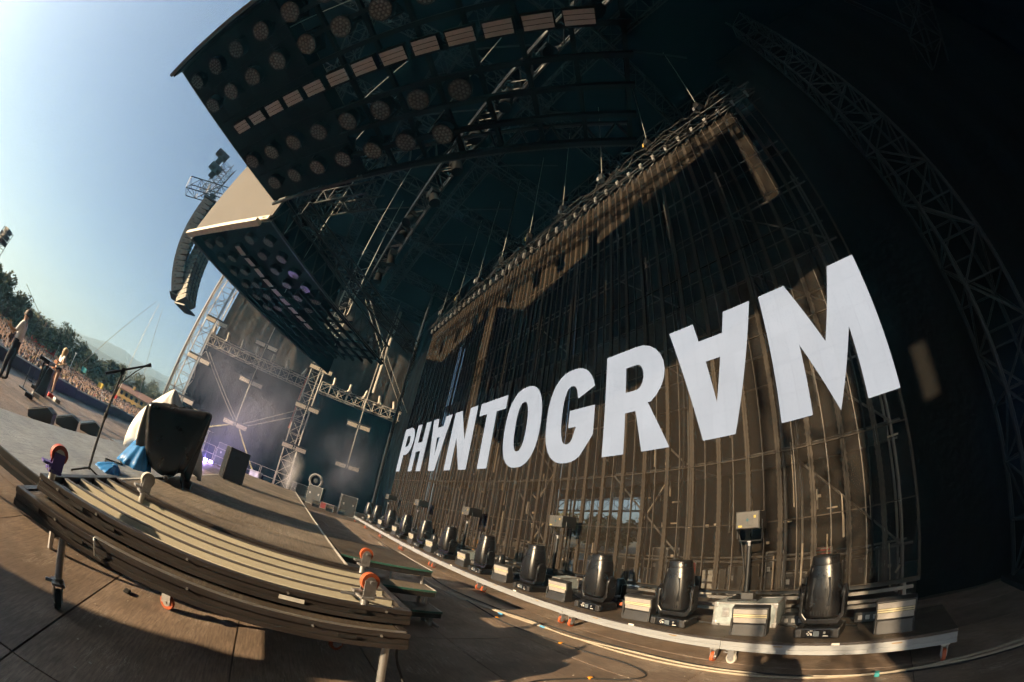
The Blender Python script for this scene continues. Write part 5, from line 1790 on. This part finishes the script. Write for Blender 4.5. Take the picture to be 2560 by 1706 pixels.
p1l = (8.6, 7.75, 0.0)
person('person', 'person in a white T-shirt and dark trousers, back turned, at the sunny stage front', p1l, R(25), figure(0.20, 0.05, 'guitar'), {'skin': skin_m, 'top': tee, 'legs': dark_cloth, 'shoe': shoe}, hair_dark, scale=1.02)
guitar('dark guitar held by the person in the white T-shirt', (8.53, 7.98, 1.06), R(205), mat('dark_guitar', (0.05, 0.02, 0.015), 0.25), -0.3)
p2l = (13.1, 9.25, 0.0)
long_hair = [(-0.28, 0.06), (-0.16, 0.10), (-0.02, 0.12), (0.08, 0.118), (0.15, 0.095), (0.195, 0.04)]
person('person', 'person with long blond hair, white top and bare legs, near the front speakers', p2l, R(60), figure(0.14, 0.04, 'guitar', True, False), {'skin': skin_m, 'top': tee, 'legs': dark_cloth, 'shoe': shoe}, hair_blond, long_hair, 0.95)
guitar('brown guitar held by the blond person', (12.93, 9.38, 0.98), R(240), mat('brown_guitar', (0.25, 0.09, 0.03), 0.25), -0.25)


def mic(label, x, y, h, rz, boom=True):
    t = thing('microphone_stand', label, 'microphone stand', (x, y, 0), rz)
    MB().tube((0, 0, 0), (0, 0, 0.03), 0.14, 14).build('base', black_metal, t)
    MB().tube((0, 0, 0.03), (0, 0, h), 0.014, 8).build('pole', black_metal, t, True)
    if boom:
        MB().tube((-0.3, 0, h - 0.1), (0.6, 0, h + 0.16), 0.012, 8).build('boom', black_metal, t, True)
    MB().tube((0.6 if boom else 0, 0, h + 0.16), (0.72 if boom else 0.05, 0, h + 0.2), 0.022, 8).build('microphone', black_plastic, t, True)
    return t


mic('boom microphone stand beside the person in the white T-shirt', 9.9, 8.0, 1.45, R(-20))
mic('straight microphone stand in front of the blond person', 12.6, 9.9, 1.45, R(20), False)
t = thing('amplifier_rack', 'black amplifier stack standing between the two people', 'amplifier', (11.4, 8.4, 0), R(28))
MB().bb(-0.28, 0.28, -0.2, 0.2, 0.0, 0.62).build('cabinet', black_paint, t, bevel=0.015)
MB().bb(-0.26, 0.26, -0.17, 0.17, 0.62, 0.86).build('head', black_paint, t, bevel=0.015)
MB().bb(-0.25, 0.25, 0.2, 0.21, 0.04, 0.58).build('grille', deck_groove, t)
t = thing('keyboard_stand', 'tall black keyboard stand near the white T-shirt', 'stand', (10.7, 8.05, 0), R(25))
MB().bar((-0.3, 0, 0), (0.3, 0, 0.95), 0.05, 0.05).build('leg', black_metal, t)
MB().bar((0.3, 0.06, 0), (-0.3, 0.06, 0.95), 0.05, 0.05).build('leg', black_metal, t)
MB().bb(-0.55, 0.55, -0.16, 0.2, 0.95, 1.06).build('keyboard', black_plastic, t, bevel=0.012)
for k, (x, y, w, m_) in enumerate(((9.3, 7.2, 0.28, black_paint), (11.6, 8.9, 0.5, black_paint), (10.1, 7.6, 0.22, alu_dull), (12.4, 8.7, 0.3, red_paint), (12.2, 8.2, 0.2, alu_dull))):
    t = thing('effects_pedal', 'effects pedal box lying by the performers, %s from the left' % ('first', 'second', 'third', 'fourth', 'fifth')[k], 'pedal', (x, y, 0), R(30 + k * 9), 'pedals by the performers')
    MB().bb(-w / 2, w / 2, -0.12, 0.12, 0, 0.11).build('case', m_, t, bevel=0.01)
    MB().tube((0, 0, 0.1), (0, 0, 0.13), 0.02, 8).build('switch', zinc, t)

# the photographer, whose shadow falls on the riser (the camera itself is at his hands)
person('person', 'photographer in dark clothes standing behind the camera', (-0.46, 0.66, 0.0), R(-140), figure(0.08, 0.04, 'camera'), {'skin': skin_m, 'top': dark_cloth, 'legs': dark_cloth, 'shoe': shoe}, hair_dark, scale=1.07)

# unseen box stack, added out to the left to shade the near floor
t = thing('shade_stack', 'unseen black box stack added left of the camera to shade the floor', 'loudspeaker', (-0.62, 8.5, 0), 0)
for k in range(3):
    MB().bb(-0.84, 0.84, -0.45, 0.45, k * 0.9 + 0.01, k * 0.9 + 0.89).build('cabinet', black_paint, t, bevel=0.02)
    MB().bb(-0.8, 0.8, -0.462, -0.45, k * 0.9 + 0.06, k * 0.9 + 0.84).build('grille', black_metal, t)

# ---------------------------------------------------------------- crowd beyond the stage
random.seed(77)
pal = [(0.55, 0.55, 0.55), (0.62, 0.62, 0.62), (0.03, 0.03, 0.035), (0.45, 0.10, 0.07), (0.5, 0.52, 0.55), (0.12, 0.15, 0.25), (0.50, 0.42, 0.34), (0.62, 0.62, 0.62), (0.16, 0.16, 0.17), (0.45, 0.28, 0.22), (0.25, 0.30, 0.36), (0.55, 0.32, 0.30), (0.6, 0.5, 0.2)]
cv, cf, cc = [], [], []
ico = []
for i in range(6):
    a = math.pi * i / 3
    ico.append((math.cos(a), math.sin(a)))
def crowd_person(x, y, z, h):
    o = len(cv)
    c = random.choice(pal)
    k_ = random.uniform(0.8, 1.3)
    c = tuple(min(q * k_, 0.8) for q in c)
    hair = random.choice([(0.03, 0.02, 0.015), (0.06, 0.035, 0.02), (0.3, 0.18, 0.08), (0.015, 0.012, 0.012), (0.35, 0.25, 0.2)])
    lvl = [(0.0, 0.17, 0.11, (0.12, 0.13, 0.17)), (h * 0.5, 0.18, 0.12, (0.12, 0.13, 0.17)), (h * 0.5, 0.18, 0.12, c), (h * 0.80, 0.24, 0.13, c), (h * 0.85, 0.06, 0.06, (0.5, 0.36, 0.30)), (h * 0.87, 0.085, 0.09, (0.5, 0.36, 0.30)),
           (h * 0.95, 0.095, 0.105, hair), (h, 0.05, 0.05, hair)]
    for zz, rx, ry, col in lvl:
        for ca, sa in ico:
            cv.append((x + rx * ca, y + ry * sa, z + zz))
            cc.append((*col, 1))
    for r_ in range(len(lvl) - 1):
        for i in range(6):
            a = o + r_ * 6 + i
            b = o + r_ * 6 + (i + 1) % 6
            cf.append((a, b, b + 6, a + 6))
    cf.append(tuple(o + (len(lvl) - 1) * 6 + i for i in range(6)))
    if random.random() < 0.13:      # raised arms
        for s in (-1, 1):
            o2 = len(cv)
            for zz, dx in ((h * 0.8, 0.2), (h * 1.15, 0.26)):
                for ca, sa in ((1, 0), (-0.5, 0.8), (-0.5, -0.8)):
                    cv.append((x + s * dx + 0.04 * ca, y + 0.04 * sa, z + zz))
                    cc.append((0.42, 0.26, 0.19, 1))
            for i in range(3):
                cf.append((o2 + i, o2 + (i + 1) % 3, o2 + 3 + (i + 1) % 3, o2 + 3 + i))


GZ = -1.8
cnt = 0
while cnt < 5200:
    az = random.uniform(17, 54)
    d = 18 + 105 * random.random() ** 0.72
    p = azd(az, d)
    if p.y < 15.5:
        continue
    crowd_person(p.x, p.y, GZ, random.uniform(1.5, 1.85))
    cnt += 1
me = bpy.data.meshes.new('crowd')
me.from_pydata(cv, [], cf)
at = me.color_attributes.new('Col', 'FLOAT_COLOR', 'POINT')
at.data.foreach_set('color', [v for c in cc for v in c])
cm = bpy.data.materials.new('crowd_clothes')
cm.use_nodes = True
an = cm.node_tree.nodes.new('ShaderNodeAttribute')
an.attribute_name = 'Col'
cm.node_tree.links.new(an.outputs['Color'], cm.node_tree.nodes['Principled BSDF'].inputs['Base Color'])
cm.node_tree.nodes['Principled BSDF'].inputs['Roughness'].default_value = 0.85
MATS['crowd_clothes'] = cm
me.materials.append(cm)
tag(inst('crowd', me), 'dense festival crowd filling the field in front of the stage', 'crowd', kind='stuff')
# crowd barrier before them
t = thing('crowd_barrier', 'long dark crowd barrier below the front of the stage', 'barrier', (20, 14.6, GZ), 0)
for k in range(16):
    MB().bb(-14 + k * 2.2, -14 + k * 2.2 + 2.15, -0.03, 0.03, 0.05, 1.15).build('panel', case_dark, t, bevel=0.01)

# flags over the crowd
fl_m = [mat('flag_red', (0.55, 0.05, 0.04), 0.8), mat('flag_teal', (0.12, 0.45, 0.40), 0.8), mat('flag_yellow', (0.65, 0.45, 0.06), 0.8), mat('flag_orange', (0.7, 0.28, 0.06), 0.8)]
for k, (az, d, z, w, h, m_, nm) in enumerate(((28.4, 60, 0.4, 1.0, 0.7, 2, 'yellow flag'), (31.5, 75, 0.9, 1.1, 0.8, 1, 'teal flag'), (26.0, 66, 0.1, 0.8, 0.6, 0, 'small red flag'))):
    p = azd(az, d, GZ)
    t = thing('crowd_flag', nm + ' on a pole held above the crowd', 'flag', p, R(az + 70))
    MB().tube((0, 0, 1.4), (0, 0, z - GZ + h), 0.025, 6).build('pole', alu_dull, t)
    B = MB()
    V, F = [], []
    for s in (0, 0.01):
        for i in range(9):
            for j in (0, 1):
                V.append((i * w / 8, 0.08 * math.sin(i * 0.9) + s, z - GZ + j * h))
    for s in (0, 18):
        for i in range(8):
            F.append((s + i * 2, s + i * 2 + 2, s + i * 2 + 3, s + i * 2 + 1))
    B.add(V, F)
    B.build('cloth', fl_m[m_], t, True)

# banners, tents and lamp poles behind the crowd
for k, (az0, az1, d, z0, z1, m_, nm) in enumerate(((45.9, 43.5, 96, -0.5, 1.9, 3, 'orange banner stretched behind the crowd at the left edge'), (40.6, 36.6, 104, -0.3, 1.5, 0, 'long red banner on a fence behind the crowd'))):
    a, b = azd(az0, d), azd(az1, d)
    t = thing('banner', nm, 'banner', (a.x, a.y, GZ), math.atan2(b.y - a.y, b.x - a.x))
    L = (b - a).length
    MB().bb(0, L, -0.04, 0.04, z0 - GZ, z1 - GZ).build('cloth', fl_m[m_], t)
    for q in range(int(L / 2) + 1):
        MB().tube((q * 2, 0.08, 0), (q * 2, 0.08, z1 - GZ + 0.1), 0.05, 6).build('post', alu_dull, t)
    if k == 1:
        for q in range(5):
            MB().bb(1.0 + q * 1.1, 1.7 + q * 1.1, 0.041, 0.06, z0 - GZ + 0.6, z0 - GZ + 1.1).build('lettering_block', tape_white, t)
for k, (az, d, h, nm) in enumerate(((46.2, 88, 5.2, 'pale lamp pole behind the orange banner'), (33.9, 92, 5.0, 'pale lamp pole rising in front of the trees'), (36.5, 100, 5.6, 'lamp pole near the red banner'))):
    p = azd(az, d, GZ)
    t = thing('lamp_pole', nm, 'lamp pole', p)
    MB().tube((0, 0, 0), (0, 0, h), 0.10, 8, 0.07).build('pole', tape_white, t, True)
    MB().box((0, 0, h), (0.5, 0.3, 0.2)).build('lamp_head', tape_white, t)
# mixing tower frame at the left edge
p = azd(50.6, 62, GZ)
ft = truss('delay_tower', 'lattice delay tower with speakers at the left edge of the sky', p, (p.x, p.y, 9.2), 1.3, black_metal, 'tower', None, 14, 0.05)
for q in range(3):
    MB().box((0.1, 0.2, 9.4 + q * 0.7), (1.7 - q * 0.3, 0.9, 0.6)).build('speaker', black_paint, ft)
p = azd(40.7, 85, GZ)
t = thing('camera_crane', 'thin black camera crane arm above the tree line', 'crane', p)
MB().tube((0, 0, 0), (0, 0, 6.0), 0.09, 6).build('mast', black_metal, t)
MB().tube((-4.2, 4.0, 9.3), (1.4, -1.3, 5.6), 0.05, 6).build('arm', black_metal, t)
MB().box((1.4, -1.3, 5.8), (0.5, 0.5, 0.9)).box((0, 0, 6.2), (0.4, 0.4, 0.7)).build('head', black_metal, t)

# ---------------------------------------------------------------- trees
bark = mat('bark', (0.07, 0.05, 0.035), 0.9, 0, 0.3, 3)
leafs = [mat('leaves_green', (0.085, 0.105, 0.05), 0.75, 0, 0.45, 0.7), mat('leaves_dark', (0.055, 0.075, 0.04), 0.75, 0, 0.45, 0.7), mat('leaves_olive', (0.12, 0.125, 0.065), 0.75, 0, 0.4, 0.7)]


def tree(label, p, h, w, m_, seed, kind='round', group='trees behind the field', leaf=0.34):
    random.seed(seed)
    t = thing('tree', label, 'tree', p, random.uniform(0, 6), group)
    tr = MB()
    th = h * (0.32 if kind == 'round' else 0.1)
    tr.tube((0, 0, 0), (0.1, 0, th), h * 0.03, 8, h * 0.02)
    cl_ = []
    nb = 13 if kind == 'round' else 9
    for i in range(nb):
        if kind == 'round':
            a = random.uniform(0, 6.28)
            r_ = w * 0.5 * math.sqrt(random.random()) * 0.78
            z = th + (h - th) * random.uniform(0.12, 0.84)
            q = Vector((r_ * math.cos(a), r_ * math.sin(a), z))
            s_ = w * random.uniform(0.14, 0.26) * (1.15 - 0.4 * (z - th) / (h - th))
        else:
            z = h * (0.12 + 0.85 * i / nb)
            q = Vector((random.uniform(-.1, .1), random.uniform(-.1, .1), z))
            s_ = w * 0.5 * (1 - 0.75 * i / nb)
        tr.tube((0.05, 0, th * 0.85), q, h * 0.010, 5, h * 0.004)
        cl_.append((q, s_))
    tr.build('trunk', bark, t, True)
    V, F = [], []
    for q, s_ in cl_:
        n = int(230 if kind == 'round' else 140)
        for i in range(n):
            d = Vector((random.gauss(0, 1), random.gauss(0, 1), random.gauss(0, 0.8))).normalized()
            pp = q + d * s_ * (random.random() ** 0.35) * random.uniform(0.8, 1.18)
            ax = Vector((random.gauss(0, 1), random.gauss(0, 1), random.gauss(0, 1))).normalized()
            bx = ax.orthogonal().normalized()
            cx = ax.cross(bx)
            l_ = leaf * random.uniform(0.5, 1.25)
            o = len(V)
            V += [pp - bx * l_, pp + cx * l_ * 0.5, pp + bx * l_, pp - cx * l_ * 0.5]
            F.append((o, o + 1, o + 2, o + 3))
    MB().add(V, F).build('crown', m_, t)
    return t


TR = [(50.5, 82, 3.4, 10, 0, 'dark round tree at the left edge of the picture', 'round'), (48.4, 80, 3.75, 9, 1, 'tall dark tree behind the white T-shirt', 'round'), (47.2, 79, 3.9, 2.2, 1, 'slim pointed cypress at the left tree line', 'cone'),
      (45.4, 84, 3.3, 9, 1, 'broad dark tree right of the cypress', 'round'), (43.2, 92, 2.2, 9, 0, 'lower tree beneath the crane arm', 'round'), (41.4, 96, 2.2, 9, 2, 'bushy tree left of the red banner', 'round'),
      (39.3, 98, 2.4, 8, 0, 'round green tree above the red banner', 'round'), (37.2, 104, 2.0, 8, 2, 'olive tree above the end of the red banner', 'round'), (35.1, 100, 3.2, 10, 1, 'large dark tree above the blond person', 'round'),
      (33.0, 112, 2.3, 8, 0, 'green tree right of the large dark tree', 'round'), (31.5, 120, 2.6, 5, 1, 'narrow dark tree in the middle of the tree line', 'round'), (30.2, 112, 2.3, 8, 2, 'olive green tree left of the microphone boom', 'round'),
      (28.8, 116, 3.2, 8, 1, 'tall green tree behind the microphone boom', 'round'), (27.0, 128, 2.7, 9, 0, 'green tree above the left end of the yellow house', 'round'), (25.1, 134, 3.4, 12, 2, 'broad olive tree behind the yellow house', 'round'),
      (22.9, 140, 3.1, 9, 0, 'green tree behind the right end of the yellow house', 'round'), (20.7, 128, 3.9, 11, 2, 'large tree beside the aluminium mast', 'round'), (18.6, 132, 3.6, 10, 0, 'tree half hidden by the aluminium mast', 'round')]
for k, (az, d, el, w, m_, lab, kind) in enumerate(TR):
    p = azd(az, d, GZ)
    h = 1.42 + d * math.tan(R(el)) - GZ
    tree(lab, p, h, w, leafs[m_], 100 + k, kind)
# scrub filling under the trees
random.seed(55)
V, F = [], []
for i in range(9000):
    az = random.uniform(15, 54)
    d = random.uniform(128, 150)
    p = azd(az, d, GZ + random.random() ** 1.5 * 4.2)
    ax = Vector((random.gauss(0, 1), random.gauss(0, 1), random.gauss(0, 1))).normalized()
    bx = ax.orthogonal().normalized()
    cx = ax.cross(bx)
    l_ = random.uniform(0.4, 1.0)
    o = len(V)
    V += [p - bx * l_, p + cx * l_ * .6, p + bx * l_, p - cx * l_ * .6]
    F.append((o, o + 1, o + 2, o + 3))
tag(MB().add(V, F).build('bushes', leafs[0]), 'green scrub along the far side of the field', 'scrub', kind='stuff')
for k, (x, y, h, w) in enumerate(((38, -44, 5.0, 8), (44, -50, 4.6, 8), (31, -40, 4.0, 7), (50, -46, 5.6, 8), (25, -42, 4.3, 7))):
    tree('green tree outside the bright opening behind the screen, %s tallest' % ('second', 'third', 'fifth', 'first', 'fourth')[k], (x, y, -0.4), h, w, leafs[(k + 2) % 3], 300 + k, 'round', 'trees outside the back opening')

# ---------------------------------------------------------------- yellow house
yl = mat('ochre_render', (0.52, 0.33, 0.10), 0.85, 0, 0.12, 0.6)
tile = mat('clay_tile', (0.20, 0.11, 0.08), 0.85, 0, 0.25, 2)
a, b = azd(26.4, 122), azd(20.9, 118)
hs_ = thing('house', 'long ochre yellow house with a brown tiled roof behind the crowd', 'house', (a.x, a.y, GZ), math.atan2(b.y - a.y, b.x - a.x))
L = (b - a).length
MB().bb(0, L, 0.0, 6.5, 0, 4.35).build('wall', yl, hs_)
hr = MB().add([(-0.5, -0.7, 4.3), (L + 0.5, -0.7, 4.3), (L + 0.5, 3.2, 6.0), (-0.5, 3.2, 6.0), (-0.5, 7.1, 4.3), (L + 0.5, 7.1, 4.3), (-0.5, -0.7, 4.1), (L + 0.5, -0.7, 4.1), (L + .5, 7.1, 4.1), (-.5, 7.1, 4.1)],
              [(0, 1, 2, 3), (3, 2, 5, 4), (0, 1, 7, 6), (4, 5, 8, 9), (0, 3, 4, 9, 6), (1, 2, 5, 8, 7), (6, 7, 8, 9)]).build('roof', tile, hs_)
MB().bb(L * 0.3, L * 0.3 + 0.7, 2.2, 2.9, 5.2, 6.6).build('chimney', yl, hr)
wm = mat('dark_pane', (0.03, 0.035, 0.04), 0.2)
shm = mat('brown_shutter', (0.12, 0.07, 0.045), 0.7)
for z in (0.9, 2.75):
    for i in range(6):
        x = 1.0 + i * (L - 2) / 5.6
        f = MB().bb(x, x + 0.95, -0.06, 0.02, z, z + 1.1).build('window', shm, hs_)
        MB().bb(x + 0.1, x + 0.85, -0.075, -0.062, z + 0.1, z + 1.0).build('pane', wm, f)
# ---------------------------------------------------------------- air
def volume(o, name, dens, col, aniso, label=None, cat=None):
    m_ = bpy.data.materials.new(name)
    m_.use_nodes = True
    nt = m_.node_tree
    nt.nodes.remove(nt.nodes['Principled BSDF'])
    v = nt.nodes.new('ShaderNodeVolumePrincipled')
    v.inputs['Color'].default_value = (*col, 1)
    v.inputs['Density'].default_value = dens
    v.inputs['Anisotropy'].default_value = aniso
    nt.links.new(v.outputs[0], nt.nodes['Material Output'].inputs['Volume'])
    o.data.materials.clear()
    o.data.materials.append(m_)
    tag(o, label, cat, kind='stuff')
    return o


def air_box(name, lo_, hi_, *a):
    return volume(MB().bb(lo_[0], hi_[0], lo_[1], hi_[1], lo_[2], hi_[2]).build(name, []), name, *a)


def puff(loc, rad, dens, col, label):
    """Smoke that thins out toward its rim."""
    me = bpy.data.meshes.new('smoke')
    bm = bmesh.new()
    bmesh.ops.create_icosphere(bm, subdivisions=3, radius=1.0)
    bm.to_mesh(me)
    bm.free()
    o = inst('smoke', me, None, loc, (0, 0, 0.4), rad)
    volume(o, 'smoke', dens, col, 0.0, label, 'smoke')
    nt = o.data.materials[0].node_tree
    n, l = nt.nodes, nt.links
    tc = n.new('ShaderNodeTexCoord')
    gr = n.new('ShaderNodeTexGradient')
    gr.gradient_type = 'QUADRATIC_SPHERE'
    l.new(tc.outputs['Object'], gr.inputs[0])
    no_ = n.new('ShaderNodeTexNoise')
    no_.inputs['Scale'].default_value = 1.6
    no_.inputs['Detail'].default_value = 3
    l.new(tc.outputs['Object'], no_.inputs['Vector'])
    mr_ = n.new('ShaderNodeMapRange')
    mr_.inputs['From Min'].default_value = 0.35
    mr_.inputs['From Max'].default_value = 0.65
    mr_.inputs['To Min'].default_value = 0.0
    mr_.inputs['To Max'].default_value = dens * 2
    l.new(no_.outputs['Fac'], mr_.inputs['Value'])
    mu_ = n.new('ShaderNodeMath')
    mu_.operation = 'MULTIPLY'
    l.new(gr.outputs['Fac'], mu_.inputs[0])
    l.new(mr_.outputs[0], mu_.inputs[1])
    for q in n:
        if q.type == 'PRINCIPLED_VOLUME':
            l.new(mu_.outputs[0], q.inputs['Density'])
    return o


air_box('haze', (-950, -2600, -3.5), (5500, 5200, 460), 0.00024, (0.52, 0.78, 1.0), 0.3)
air_box('stage_smoke', (-9.0, -7.3, 0.015), (28.6, 11.6, 17.2), 0.0015, (0.05, 0.48, 0.95), 0.0, 'thin stage smoke hanging in the air under the roof', 'smoke')  # teal is put into the smoke colour to cool and lift the shadows
puff((25.0, 3.2, 4.6), (3.4, 6.8, 6.5), 0.20, (0.70, 0.74, 1.0), 'bank of grey smoke drifting before the far black drape')  # violet glow of the floor lamps is put into the smoke colour
puff((23.6, -0.7, 1.5), (0.9, 0.9, 1.7), 2.2, (0.9, 0.9, 0.9), 'white smoke plume rising from the cases in the far wing')
puff((-4.2, -6.2, 1.9), (3.4, 1.3, 2.6), 0.35, (0.15, 0.42, 1.0), 'faint bluish smoke in the dark right wing')
puff((26.0, -4.2, 3.2), (2.2, 3.6, 4.0), 0.16, (0.70, 0.74, 1.0), 'thin smoke before the drape between the mast and the screen')  # same lamp-glow tint in the colour as the smoke bank
SC.cycles.volume_step_rate = 2.0
SC.cycles.volume_max_steps = 128
